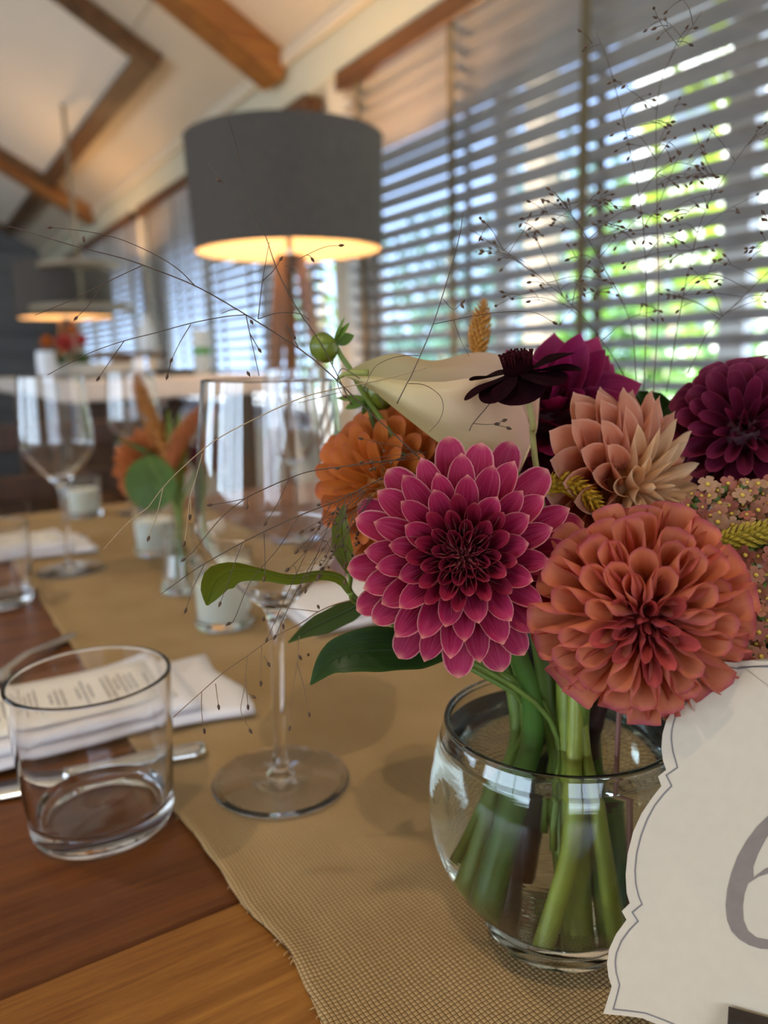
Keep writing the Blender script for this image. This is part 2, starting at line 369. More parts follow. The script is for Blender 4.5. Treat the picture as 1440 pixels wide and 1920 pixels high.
for yc, n in ((-.35, 'r'), (2.73, 'r'), (5.79, 'r')):
    tag(part('rafter', slope_box(-.015, 3.0, yc-.068, yc+.068, -.095, .0), rafter_m, None, False),
        {-.35: 'orange stained rafter above the right hand window, outside the picture', 2.73: 'big orange stained rafter ending above the near lamp shade', 5.79: 'smaller orange stained rafter further off, ending above the far lamp'}[yc], 'rafter')['kind'] = 'structure'
def on_ceiling(x, y, h=-.03):
    r = ray(x, y); p0 = on_slope(0, 0, h); return CAM+r*(((p0-CAM)@nrm)/(r@nrm))
def slope_coords(p): q = p-np.array([1.3, 0, 2.03]); return q@dn, p[1]
for k, (cx, y0, y1) in enumerate(((None, None, None), (None, 0, 0))):
    if k == 0:
        sA, yA = slope_coords(on_ceiling(300, 110)); sB, yB = slope_coords(on_ceiling(97, 340)); s_low = .285; yA, yB = 3.27, 5.70
    else: yA, yB = 5.90, 7.8
    fr = thing('skylight', 'closed skylight recess of pale board in a dark wood frame, between the two rafters' if k == 0 else 'second closed skylight recess beyond the far orange rafter', 'skylight', on_slope(s_low, (yA+yB)/2, 0)); fr['kind'] = 'structure'
    part('panel', slope_box(s_low+.05, s_low+1.7, yA+.05, yB-.05, -.012, -.004), principled('skylight_panel%d' % k, (.84, .76, .64), .45, var=.04, scale=2), fr, False)
    for a in ((s_low, s_low+.085, yA, yB), (s_low+1.65, s_low+1.74, yA, yB), (s_low+.085, s_low+1.65, yA, yA+.085), (s_low+.085, s_low+1.65, yB-.085, yB)):
        part('frame_board', slope_box(*a, -.055, -.001), frame_m, fr, False)

# windows in the right wall: frame, mullions, a pane for each light
for i, (y0, y1) in enumerate((WA, WB, WC)):
    m = MB()
    n = max(2, round((y1-y0)/.66))
    ys = np.linspace(y0, y1, n+1)
    m.box((1.395, y0, .74), (1.42, y1, .80)); m.box((1.395, y0, ZV-.06), (1.42, y1, ZV)); 
    for j, y in enumerate(ys): m.box((1.392, y-.028+(.028 if j == 0 else 0)-(.028 if j == n else 0), .74), (1.423, y+.028+(.028 if j == 0 else 0)-(.028 if j == n else 0), ZV))
    wn = struct('window_%d' % (i+1), m, white_m)
    for j in range(n): part('pane', MB().box((1.405, ys[j]+.02, .78), (1.410, ys[j+1]-.02, ZV-.04)), pane_m, wn, False)

# ------------------------------------------------------------------ venetian blinds, every slat a part
PIT = .04364; TILT = math.radians(23)
def make_blind(label, y0, y1, tapes):
    t = thing('venetian_blind', label, 'blind', (XW+.03, (y0+y1)/2, .78))
    L = (y1-y0)/2
    P = []
    for k in range(7):
        a = (k/6-.5)*.05; z = .0022*(1-(2*k/6-1)**2)
        P.append((a, z))
    pr = [(a*math.cos(TILT)+z*math.sin(TILT), -a*math.sin(TILT)+z*math.cos(TILT)) for a, z in P]
    lo = [(a*math.cos(TILT)+(z-.0026)*math.sin(TILT), -a*math.sin(TILT)+(z-.0026)*math.cos(TILT)) for a, z in P][::-1]
    ring = pr+lo; m = MB(); nr = len(ring)
    m.grid([[(x, yy, z) for x, z in ring] for yy in (-L, L)], True)
    m.f.append(tuple(range(nr-1, -1, -1))); m.f.append(tuple(range(nr, 2*nr)))
    me = m.mesh('slat', slat_m, False)
    z = 1.539-.0073-.0020
    while z+PIT < 1.80: z += PIT
    while z > .80:
        link('slat', me, t, Matrix.Translation((XW+.0245, (y0+y1)/2+rnd.uniform(-.003, .003), z+rnd.uniform(-.0008, .0008)))); z -= PIT
    part('valance', MB().box((XW-.022, y0-.004, ZV-.058), (XW-.008, y1+.004, ZV), .003), valance_m, t, False)
    part('head_rail', MB().box((XW+.002, y0, ZV-.052), (XW+.05, y1, ZV-.004), .003), valance_m, t, False)
    part('bottom_rail', MB().box((XW+.002, y0, .765), (XW+.048, y1, .785), .004), valance_m, t, False)
    for y in tapes:
        part('front_tape', MB().box((XW-.0022, y-.0135, .77), (XW-.0008, y+.0135, ZV-.05)), tape_m, t, False)
        part('back_tape', MB().box((XW+.0505, y-.0135, .77), (XW+.052, y+.0135, ZV-.05)), tape_m, t, False)
        part('lift_cord', MB().tube([(XW+.053, y+.002, .78), (XW+.053, y+.002, ZV-.04)], .0012, 5), tape_m, t)
    return t
make_blind('wide wooden venetian blind behind the bouquet, right of the cream pier', -.36, 2.30, (2.206, 1.733, 1.27, .80, .33, -.14))
make_blind('wooden venetian blind behind the near lamp, left of the cream pier', 2.52, 4.665, (2.66, 3.13, 3.60, 4.07, 4.54))
make_blind('farthest wooden venetian blind, behind the far lamp', 4.815, 7.1, (4.95, 5.5, 6.0, 6.5, 7.0))

# ------------------------------------------------------------------ outside: terrace, trees, a pale trunk
struct('terrace', MB().box((1.53, -8, -.3), (26, 30, -.2)), principled('terrace_concrete', (.52, .50, .46), .8, var=.1, scale=3))
leafo = [leaf_mat('tree_leaf_%d' % i, c, trans=.45, rough=.5) for i, c in enumerate(((.20, .36, .03), (.34, .46, .04), (.10, .24, .05), (.10, .20, .15)))]
bark_m = principled('pale_bark', (.42, .33, .24), .8, var=.3, scale=12, bump=.01)
def tree(label, base, h, r, lm, n, seed, trunk_r=.09):
    rr = random.Random(seed); t = thing('tree', label, 'tree', base)
    m = MB(); b = np.array(base)
    m.tube(spline([b, b+(rr.uniform(-.1, .1), rr.uniform(-.1, .1), h*.45), b+(rr.uniform(-.2, .2), rr.uniform(-.2, .2), h*.85)], 10), [trunk_r, trunk_r*.8, trunk_r*.3], 8)
    part('trunk', m, bark_m, t)
    m = MB()
    for c in range(5):
        e = b+(rr.uniform(-r, r)*.7, rr.uniform(-r, r)*.7, h*rr.uniform(.45, .95)); m.tube(spline([b+(0, 0, h*.35), (b+e)/2+(0, 0, h*.25), e], 6), [.03, .01], 5)
    part('branch', m, bark_m, t, kind='stuff')
    m = MB()
    for i in range(n):
        c = b+np.array([0, 0, h*.62]); d = np.array([rr.gauss(0, 1) for _ in range(3)]); d /= np.linalg.norm(d)
        c = c+d*np.array([r, r, h*.42])*(rr.random()**.4)
        u = np.array([rr.gauss(0, 1) for _ in range(3)]); u /= np.linalg.norm(u); v = np.cross(u, [rr.gauss(0, 1) for _ in range(3)]); v /= np.linalg.norm(v)
        s = rr.uniform(.05, .1); m.add([c-u*s, c+v*s*.4, c+u*s, c-v*s*.4], [(0, 1, 2, 3)], [(.5, 0), (1, .5), (.5, 1), (0, .5)])
    part('foliage', m, lm, t, False, kind='stuff')
tree('yellow green sunlit tree outside the right end of the wide blind', (4.1, 2.1, -.2), 3.4, 1.1, leafo[1], 1500, 1)
tree('mid green tree outside behind the middle tape of the wide blind', (5.6, 4.6, -.2), 2.6, .9, leafo[0], 900, 2)
tree('dark green low bush outside below the right end of the wide blind', (3.3, 1.7, -.2), 1.35, .8, leafo[2], 1200, 3, .04)
tree('slender pale green tree outside the second blind, behind the near lamp', (5.2, 10.0, -.2), 2.6, .5, leafo[0], 300, 4)
tree('low green bush outside under the second tape of the wide blind', (4.6, 4.4, -.2), 1.5, .8, leafo[2], 900, 5, .04)
tree('blue green conifer outside between the two left tapes of the wide blind', (6.4, 6.6, -.2), 3.6, .9, leafo[3], 1300, 6, .06)
tree('blue green conifer outside behind the second tape of the wide blind', (6.2, 8.6, -.2), 3.0, .9, leafo[3], 1200, 7, .06)
tree('grey green hedge shrub outside left of the tan post', (4.9, 6.2, -.2), 1.8, .9, leafo[3], 1200, 8, .04)
hs = thing('reflector_house', 'sunlit white house standing beyond the trees outside the wide blind', 'house', (10.5, 1.5, -.2)); hm = principled('white_render', (.80, .79, .76), .8, var=.06, scale=2)  # house added to turn the blind gaps white and bounce sunlight indoors
part('wall', MB().box((9.6, -5, -.2), (11.5, 8.4, 5.4)), hm, hs, False)
part('roof', MB().add([(9.2, -5.4, 5.4), (11.9, -5.4, 5.4), (11.9, 8.8, 5.4), (9.2, 8.8, 5.4), (10.5, -5.4, 6.6), (10.5, 8.8, 6.6)], [(0, 1, 2, 3), (0, 4, 1), (3, 2, 5), (0, 3, 5, 4), (1, 4, 5, 2)]), principled('grey_roof', (.2, .2, .21), .7), hs, False)
for yy in (-3.4, -.6, 2.2, 5.0, 7.4):
    for zz in (.9, 3.3):
        fw_ = part('window', MB().box((9.56, yy-.5, zz), (9.62, yy+.5, zz+1.3)), white_m, hs, False)
        part('pane', MB().box((9.545, yy-.42, zz+.08), (9.565, yy+.42, zz+1.22)), principled('dark_pane', (.12, .15, .18), .08), fw_, False)
pp = at_x(1015, 330, 3.0)
tag(part('garden_post', MB().box((2.94, pp[1]-.07, -.2), (3.06, pp[1]+.07, 3.2), .01), principled('tan_post', (.42, .33, .25), .8, var=.15, scale=8), None, False), 'tan square post standing outside the wide blind', 'post')

# ------------------------------------------------------------------ dining table with runner
TZ = .75
table = thing('dining_table', 'long dark brown plank table under the burlap runner', 'table', (.24, .4, 0))
pw = [wood_mat('plank_a', (.36, .155, .030), (.17, .058, .012), 0, 13, .36, .05, spec=.22), wood_mat('plank_b', (.185, .062, .013), (.080, .022, .006), 0, 13, .36, .05, spec=.22), wood_mat('plank_c', (.22, .080, .018), (.10, .03, .008), 0, 13, .36, .05, spec=.22)]
TX0, TX1, TY0, TY1 = -.24, .72, -.55, 1.405
ed = [-.55, -.30, -.13, .055, .305, .478, .655, .835, 1.02, 1.21, 1.405]
for i in range(len(ed)-1):
    part('plank', MB().box((TX0, ed[i]+.0007, TZ-.035), (TX1, ed[i+1]-.0007, TZ-rnd.uniform(.0, .0007)), .0018), pw[0] if i in (3, 0) else pw[1] if i in (4, 6, 8) else pw[2], table, False)
part('apron', MB().box((TX0+.06, TY0+.06, TZ-.13), (TX1-.06, TY1-.06, TZ-.036)), pw[1], table, False)
for x in (TX0+.1, TX1-.1):
    for y in (TY0+.1, TY1-.1): part('leg', MB().box((x-.04, y-.04, 0), (x+.04, y+.04, TZ-.037), .004), pw[1], table, False)

bur = burlap_mat()
def runner():
    xs = np.linspace(.10, .40, 70); ys = np.concatenate([np.linspace(-.45, 1.40, 330), [1.409, 1.414, 1.416]])
    P = []
    for y in ys:
        row = []
        e0 = .101+.0035*noise.noise(Vector((y*14, 3.1, 0)))+.002*noise.noise(Vector((y*45, 1.1, 0)))+(.006*max(0, 1-abs(y-.26)/.05))
        e1 = .400+.004*noise.noise(Vector((y*12, 8.1, 0)))
        for u in np.linspace(0, 1, len(xs)):
            x = e0+(e1-e0)*u
            z = TZ+.0012+.0009*noise.noise(Vector((x*40, y*30, 5)))+.0018*max(0, noise.noise(Vector((x*12, y*7, 2))))
            edge = max(0, 1-u/.05)
            z += edge*(.0012+.0030*max(0, noise.noise(Vector((y*28, .5, 9)))+.15))
            z = max(z, TZ+.0009)
            if y > 1.404: z = TZ-(y-1.404)/.012*.16
            row.append((x, min(y, 1.4135 if y > 1.404 else y), z))
        P.append(row)
    m = MB(); m.grid(P)
    o = part('burlap_runner', m, bur); tag(o, 'tan burlap runner laid down the middle of the table', 'runner')
    sol = o.modifiers.new('thick', 'SOLIDIFY'); sol.thickness = .0009; sol.offset = -1
    # loose fringe threads along the cut edge
    f = MB()
    for i in range(110):
        y = rnd.uniform(-.1, 1.38); x0 = .101+.0035*noise.noise(Vector((y*14, 3.1, 0)))+(.006*max(0, 1-abs(y-.26)/.05))
        l = rnd.uniform(.0006, .0018); a = rnd.uniform(-.5, .5)
        f.tube(spline([(x0+.004, y, TZ+.0018), (x0-l*.4, y+a*l*.4, TZ+.0016), (x0-l, y+a*l*1.4, TZ+.0008)], 5), .00022, 4)
    part('fringe', f, principled('burlap_thread', (.42, .28, .13), .9), o, kind='stuff')
runner()
RZ = TZ+.0024                                # rough top of the runner

# ------------------------------------------------------------------ lamps
shade_out = principled('grey_shade_linen', (.105, .086, .070), .9, var=.3, scale=350, stretch=(1, 1, .12))
shade_in = principled('shade_lining', (.68, .53, .34), .7)
legwood = wood_mat('lamp_leg_wood', (.29, .115, .028), (.16, .058, .014), 2, 6, .4)
def floor_lamp(label, x, y, zb, rot, power):
    t = thing('floor_lamp', label, 'lamp', (x, y, 0)); R0, R1, H = .25, .258, .275
    m = MB(); m.lathe([(R0, zb), (R1, zb+H)], 64, (x, y, 0)); part('shade', m, shade_out, t)
    m = MB(); m.lathe([(R0-.0035, zb+.0005), (R1-.0035, zb+H-.0005)], 64, (x, y, 0)); part('shade_lining', m, shade_in, t)
    for r, z in ((R0-.0015, zb), (R1-.0015, zb+H)): part('rim_wire', MB().tube([(x+r*math.cos(a), y+r*math.sin(a), z) for a in np.linspace(0, 2*PI, 49)], .003, 6), shade_out, t)
    part('pole', MB().tube([(x, y, zb-.12), (x, y, zb+.15)], .010, 12), steel_m, t)
    m = MB()
    for k in range(3): a = rot+k*2*PI/3+.5; m.tube([(x, y, zb+.20), (x+(R1-.006)*math.cos(a), y+(R1-.006)*math.sin(a), zb+.20)], .002, 5)
    part('shade_spider', m, steel_m, t)
    for k in range(3):
        a = rot+k*2*PI/3; c, s = math.cos(a), math.sin(a)
        p0 = np.array([x+.026*c, y+.026*s, zb-.01]); p1 = np.array([x+.215*c, y+.215*s, 0.0])
        m = MB(); d = np.array([-s, c, 0])
        q = np.array([c, s, 0])
        V = [p+d*i*.0165+q*j*.012 for p in (p0, p1) for i, j in ((-1, -1), (1, -1), (1, 1), (-1, 1))]
        m.add(V, [(0, 1, 2, 3), (7, 6, 5, 4), (0, 4, 5, 1), (1, 5, 6, 2), (2, 6, 7, 3), (3, 7, 4, 0)]); part('leg', m, legwood, t, False)
    part('hub', MB().lathe([(0.001, zb-.05), (.032, zb-.05), (.032, zb-.01), (.001, zb-.01)], 24, (x, y, 0)), darkmetal_m, t, auto=40)
    b = MB(); b.ball((x, y, zb+.185), .03, 16, 10)
    bm_, bt, bo = mat('bulb'); e = nd(bt, 'ShaderNodeEmission', Strength=12.); e.inputs[0].default_value = (1, .72, .42, 1); bt.links.new(e.outputs[0], bo.inputs[0])
    part('bulb', b, bm_, t)
    l = bpy.data.lights.new('bulb_light', 'POINT'); l.energy = power; l.color = (1, .60, .28); l.shadow_soft_size = .034
    o = bpy.data.objects.new('bulb_light', l); C.objects.link(o); o.location = (x, y, zb+.185)
    return t
l1 = at_d(543, 471, 2.09); floor_lamp('near tripod lamp with wide grey drum shade and warm lit lining', l1[0], l1[1], l1[2], math.radians(-46), 54)
l2 = at_d(125, 595, 4.3); floor_lamp('far tripod lamp with grey drum shade, behind the orange flowers', l2[0], l2[1], l2[2], math.radians(-46), 52)
# small warm ceiling spots over the room, behind and beside the camera
for k, (x, y) in enumerate(((-.55, -.35), (-.75, 1.25), (-.95, 3.2))):
    z = zc(x); t = thing('ceiling_spot', ('small bronze ceiling spot behind the camera', 'small bronze ceiling spot left of the plank table', 'small bronze ceiling spot near the far left')[k], 'lamp', (x, y, z))
    part('can', MB().lathe([(.001, z-.02), (.032, z-.02), (.036, z-.14), (.034, z-.14), (.030, z-.03), (.001, z-.03)], 24, (x, y, 0)), darkmetal_m, t, auto=40)
    part('ceiling_plate', MB().lathe([(.001, z+.01), (.05, z+.01), (.05, z-.02), (.001, z-.02)], 24, (x, y, 0)), darkmetal_m, t, auto=40)
    l = bpy.data.lights.new('spot_light', 'SPOT'); l.energy = 50; l.color = (1, .83, .62); l.shadow_soft_size = .028; l.spot_size = math.radians(95); l.spot_blend = .6
    o = bpy.data.objects.new('spot_light', l); C.objects.link(o); o.location = (x, y, z-.12)
# bare two-disc pendant hanging before the far lamp
PD = 4.0
pc = at_d(148, 498, PD); pk = np.array([pc[0], pc[1], 0])
pend = thing('pendant_light', 'slim pendant of two pale discs on a rod, left of the near shade', 'lamp', (pc[0], pc[1], zc(pc[0])))
disc_m = principled('pale_wood_disc', (.34, .27, .18), .5, var=.1, scale=20)
z1 = pc[2]; z2 = at_d(150, 577, PD)[2]
part('cord', MB().tube([(pc[0], pc[1], z2), (pc[0], pc[1], zc(pc[0])-.002)], .010, 8), principled('tan_cord', (.30, .23, .14), .7), pend)
for z, r in ((z1, .05*PD), (z2, .064*PD)):
    part('disc', MB().lathe([(.001, z-.012), (r, z-.012), (r+.004, z), (r, z+.012), (.001, z+.012)], 40, (pc[0], pc[1], 0)), disc_m, pend, auto=40)

# ------------------------------------------------------------------ white high tables in the background
stone = principled('white_table_top', (.66, .60, .54), .4, var=.08, scale=15)
dkwood = wood_mat('dark_trestle', (.13, .062, .025), (.06, .028, .012), 2, 5, .5)
tanwood = wood_mat('tan_trestle', (.30, .18, .085), (.17, .10, .045), 2, 5, .5)
def high_table(label, x0, x1, y0, y1, zt, th, wood):
    t = thing('high_table', label, 'table', ((x0+x1)/2, (y0+y1)/2, 0))
    part('tabletop', MB().box((x0, y0, zt-th), (x1, y1, zt), .006), stone, t, False)
    for y in (y0+.18, y1-.25):
        for x in (x0+.10, x1-.10): part('leg', MB().box((x-.055, y-.04, 0), (x+.055, y+.04, zt-th-.001), .004), wood, t, False)
        part('crossbar', MB().box((x0+.16, y-.025, .22), (x1-.16, y+.025, .30), .004), wood, t, False)
    for s in (0, 1):
        xa = x0+.16 if s == 0 else x1-.16; xb = xa+(.22 if s == 0 else -.22)
        part('brace', MB().tube([(xa, y0+.18, .55), (xb, y0+.18, zt-th-.01)], .025, 4), wood, t, False)
    return t
high_table('white topped high table on dark trestle legs, below the near lamp', .40, 1.06, 2.35, 4.1, .952, .062, dkwood)
high_table('paler high table on tan trestle legs at the far left', -.75, .42, 4.35, 5.4, .955, .06, tanwood)
HT = .952
# on the white table: candles, tray, stand, bowl, bouquet
pcn = at_y(382, 708, 2.62); g_ = lambda x, y, Y: at_y(x, y, Y)
c = g_(382, 706, 2.75); cb = np.array([c[0], c[1], HT])
pil = thing('pillar_candle', 'tall cream pillar candle with a green band on the white table', 'candle', cb)
hh = g_(382, 617, 2.75)[2]-HT
part('candle', MB().lathe([(.001, HT+.0005), (.029, HT+.0005), (.030, HT+hh-.003), (.026, HT+hh), (.001, HT+hh-.004)], 28, (c[0], c[1], 0)), wax_m, pil, auto=50)
part('band', MB().lathe([(.0305, HT+hh*.44), (.0312, HT+hh*.47), (.0312, HT+hh*.56), (.0305, HT+hh*.59)], 28, (c[0], c[1], 0)), principled('green_band', (.08, .36, .04), .5), pil)
part('wick', MB().tube([(c[0], c[1], HT+hh-.004), (c[0]+.001, c[1], HT+hh+.008)], .001, 5), darkmetal_m, pil)
tr = g_(345, 706, 2.9)
m = MB(); m.box((tr[0]-.09, tr[1]-.07, HT+.0005), (tr[0]+.09, tr[1]+.07, HT+.010), .004); m.tube([(tr[0]+a*.09, tr[1]+b*.07, HT+.014) for a, b in ((-1, -1), (1, -1), (1, 1), (-1, 1), (-1, -1))], .005, 6)
tag(part('serving_tray', m, darkmetal_m, None, False), 'small dark tray left of the green banded candle', 'tray')
st = g_(232, 662, 2.95); st = np.array([st[0], st[1], st[2]])
stand = thing('cake_stand', 'brown wooden stand with a flat round top on the white table', 'stand', (st[0], st[1], HT))
part('top', MB().lathe([(.001, st[2]-.018), (.15, st[2]-.018), (.156, st[2]-.010), (.15, st[2]), (.001, st[2])], 40, (st[0], st[1], 0)), wood_mat('stand_wood', (.20, .11, .05), (.11, .055, .025), 0, 6, .5), stand, auto=40)
part('foot', MB().lathe([(.001, HT+.0005), (.06, HT+.0005), (.045, HT+.02), (.05, st[2]-.018), (.001, st[2]-.018)], 32, (st[0], st[1], 0)), wood_mat('stand_foot_wood', (.42, .22, .09), (.26, .12, .05), 2, 6, .5), stand, auto=50)
sv = (st[0]+.085, st[1]-.01, st[2])
bot = thing('white_bottle', 'glossy white bottle standing on the brown wooden stand', 'bottle', sv)
part('body', MB().lathe([(.001, .0005), (.026, .0005), (.029, .01), (.029, .07), (.018, .10), (.011, .115), (.011, .13), (.013, .135), (.001, .136)], 24, sv), principled('white_glaze', (.86, .86, .84), .2), bot, auto=60)
bw_ = g_(178, 713, 2.55)
bowl = thing('stone_bowl', 'long low grey white bowl under the far orange bouquet', 'bowl', (bw_[0], bw_[1], HT))
P = []
for r, z in ((.05, .001), (.085, .012), (.105, .045), (.100, .047), (.078, .016), (.02, .01)):
    P.append([(bw_[0]+1.25*r*math.cos(a), bw_[1]+r*math.sin(a), HT+z) for a in np.linspace(0, 2*PI, 40, endpoint=False)])
part('body', MB().grid(P, True), principled('grey_stoneware', (.58, .56, .50), .6, var=.2, scale=30), bowl)
for k, (px, py, Y, r, h, lab) in enumerate(((90, 712, 2.46, .024, .085, 'frosted white votive left of the far orange bouquet'), (262, 712, 2.42, .016, .060, 'tiny white jar right of the stone bowl'))):
    q = g_(px, py, Y); v = thing('votive_jar', lab, 'jar', (q[0], q[1], HT))
    part('body', MB().lathe([(.001, HT+.0005), (r, HT+.0005), (r*1.1, HT+h*.6), (r, HT+h), (r*.85, HT+h), (r*.85, HT+h*.3), (.001, HT+h*.28)], 24, (q[0], q[1], 0)), principled('frosted_white%d' % k, (.78, .80, .84), .3), v, auto=50)

# chairs, dark wood
chairw = wood_mat('chair_wood', (.10, .045, .022), (.045, .02, .01), 2, 5, .4)
def chair(label, x, y, a):
    t = thing('dining_chair', label, 'chair', (x, y, 0), 'dark chairs around the plank table'); c, s = math.cos(a), math.sin(a)
    T = lambda P: [(x+px*c-py*s, y+px*s+py*c, pz) for px, py, pz in P]
    def bx(n, p, q, ch=.004):
        m = MB().box(p, q, ch); m.v = T(m.v); part(n, m, chairw, t, False)
    bx('seat', (-.21, -.21, .43), (.21, .21, .465), .01)
    for sx in (-1, 1):
        bx('leg', (sx*.19-.02, -.20, 0), (sx*.19+.02, -.16, .43)); bx('leg', (sx*.19-.02, .17, 0), (sx*.19+.02, .21, .88))
    for z in (.56, .68, .80): bx('back_slat', (-.17, .18, z), (.17, .20, z+.06))
    return t
chair('dark wooden chair at the far end of the plank table', .30, 1.83, 0.0)
chair('dark wooden chair beside the white high table, toward the window', 1.02, 1.62, -PI/2+.1)

# ------------------------------------------------------------------ glassware
def wine_glass(label, X, Y, tilt=None):
    prof = [(.0005, .0032), (.0060, .0075), (.0042, .013), (.0036, .030), (.0036, .070), (.0042, .095), (.0068, .104),
            (.012, .1095), (.024, .122), (.0365, .1385), (.0402, .1465), (.0412, .1525), (.0405, .165), (.0378, .196), (.0345, .228)]
    pr = spline([(r, 0, z) for r, z in prof], 70); pr = [(p[0], p[2]) for p in pr]
    outer = [(max(.0004, r), z) for r, z in pr]
    foot = [(.0004, .0), (.034, .0), (.0382, .0006), (.0392, .0013), (.0385, .0021), (.034, .0026), (.018, .0036), (.008, .0055), (.0052, .0085)]
    stem_i = next(i for i, (r, z) in enumerate(outer) if z > .012)
    out = foot+outer[stem_i:]
    th = .0009
    inner = []
    for i in range(len(outer)-1, 0, -1):
        r, z = outer[i]
        if z < .1105: break
        d = np.array([outer[i][0]-outer[i-1][0], outer[i][1]-outer[i-1][1]]); d /= np.linalg.norm(d)
        tt = th*(1+max(0, (.13-z)/.02)*.8)
        inner.append((max(.0004, r-d[1]*tt), z+d[0]*tt))
    rim = [(outer[-1][0]-th*.15, outer[-1][1]+.00035), (outer[-1][0]-th*.5, outer[-1][1]+.0005), (outer[-1][0]-th*.85, outer[-1][1]+.00035)]
    prof = out+rim+inner+[(.0004, inner[-1][1])]
    t = thing('wine_glass', label, 'wine glass', (X, Y, RZ), 'stemmed wine glasses on the runner')
    m = MB(); m.glass(prof, 72)
    me = m.mesh('glass_body', glass_m, True, True)
    M = Matrix.Translation((X, Y, RZ))
    if tilt is not None: M = M @ Matrix.Rotation(tilt[0], 4, Vector(tilt[1]))
    link('glass_body', me, t, M); return t
gp = at_z(527, 1465, RZ)
wine_glass('tall clear wine glass nearest the camera, left of the bouquet', gp[0], gp[1], (math.radians(1.5), [float(v) for v in FW*np.array([1, 1, 0])]))
gp2 = at_z(133, 1070, RZ); wine_glass('clear wine glass at the left with its foot before the far napkin', gp2[0], gp2[1])
gp3 = at_d(557, 850, 1.0); wine_glass('clear wine glass seen through the nearest one, beside the orange dahlia', gp3[0], gp3[1])
gp4 = at_d(257, 850, 1.26); wine_glass('farthest clear wine glass, behind the small orange posy', gp4[0], gp4[1])

def tumbler(label, X, Y, R0, R1, H, z0=TZ):
    t = thing('water_tumbler', label, 'tumbler', (X, Y, z0), 'plain water tumblers')
    th = .0021
    pr = [(.0004, .0012), (R0*.7, .0010), (R0*.86, .0001), (R0*.95, .0008), (R0, .004), (R0*.5+R1*.5+.0003, H*.5), (R1, H-.0012), (R1-th*.14, H-.0004), (R1-th*.5, H), (R1-th*.86, H-.0004), (R1-th, H-.0012), (R0*.5+R1*.5-th, H*.5), (R0-th-.0004, .014), (R0-th-.003, .0105), (R0*.75, .0092), (.0004, .0088)]
    m = MB(); m.glass(pr, 80); link('glass_body', m.mesh('glass_body', glass_m, True, True), t, Matrix.Translation((X, Y, z0+.0004)))
    me = t.children[0].data
    return t
tb = at_z(196, 1540, TZ)
tumbler('plain clear tumbler on the bare wood in front of the near napkin', tb[0], tb[1], .0365, .0412, .084)
tb2 = at_d(-22, 1030, .80); tumbler('clear tumbler cut by the left edge of the picture', tb2[0], tb2[1], .0365, .0412, .084)

def votive(label, px, py):
    p = at_z(px, py, RZ); t = thing('votive_candle', label, 'candle', (p[0], p[1], RZ), 'white votives in clear glass on the runner')
    R, H, th = .0275, .064, .002
    pr = [(.0004, .0006), (R*.8, .0004), (R*.93, .0003), (R*.96, .003), (R, H-.001), (R-th/2, H), (R-th, H-.001), (R*.94-th, .008), (.0004, .0075)]
    m = MB(); m.glass(pr, 48); link('glass_cup', m.mesh('glass_cup', vglass_m, True, True), t, Matrix.Translation((p[0], p[1], RZ)))
    pr = [(.0004, .0080), (R*.93-th, .0082), (R*.965-th, .042), (R*.90-th, .0435), (.0004, .0425)]
    m = MB(); m.glass(pr, 40); link('wax', m.mesh('wax', wax_m, True, True), t, Matrix.Translation((p[0], p[1], RZ)))
    m = MB(); m.tube([(0, 0, .042), (.0008, 0, .050)], .0008, 5); link('wick', m.mesh('wick', darkmetal_m), t, Matrix.Translation((p[0], p[1], RZ)))
votive('white votive candle farthest along the runner, beside the left wine glass stem', 160, 966)
votive('white votive candle in clear glass beside the small bud vase', 294, 1036)
votive('white votive candle half hidden by the curled green leaf', 421, 1170)

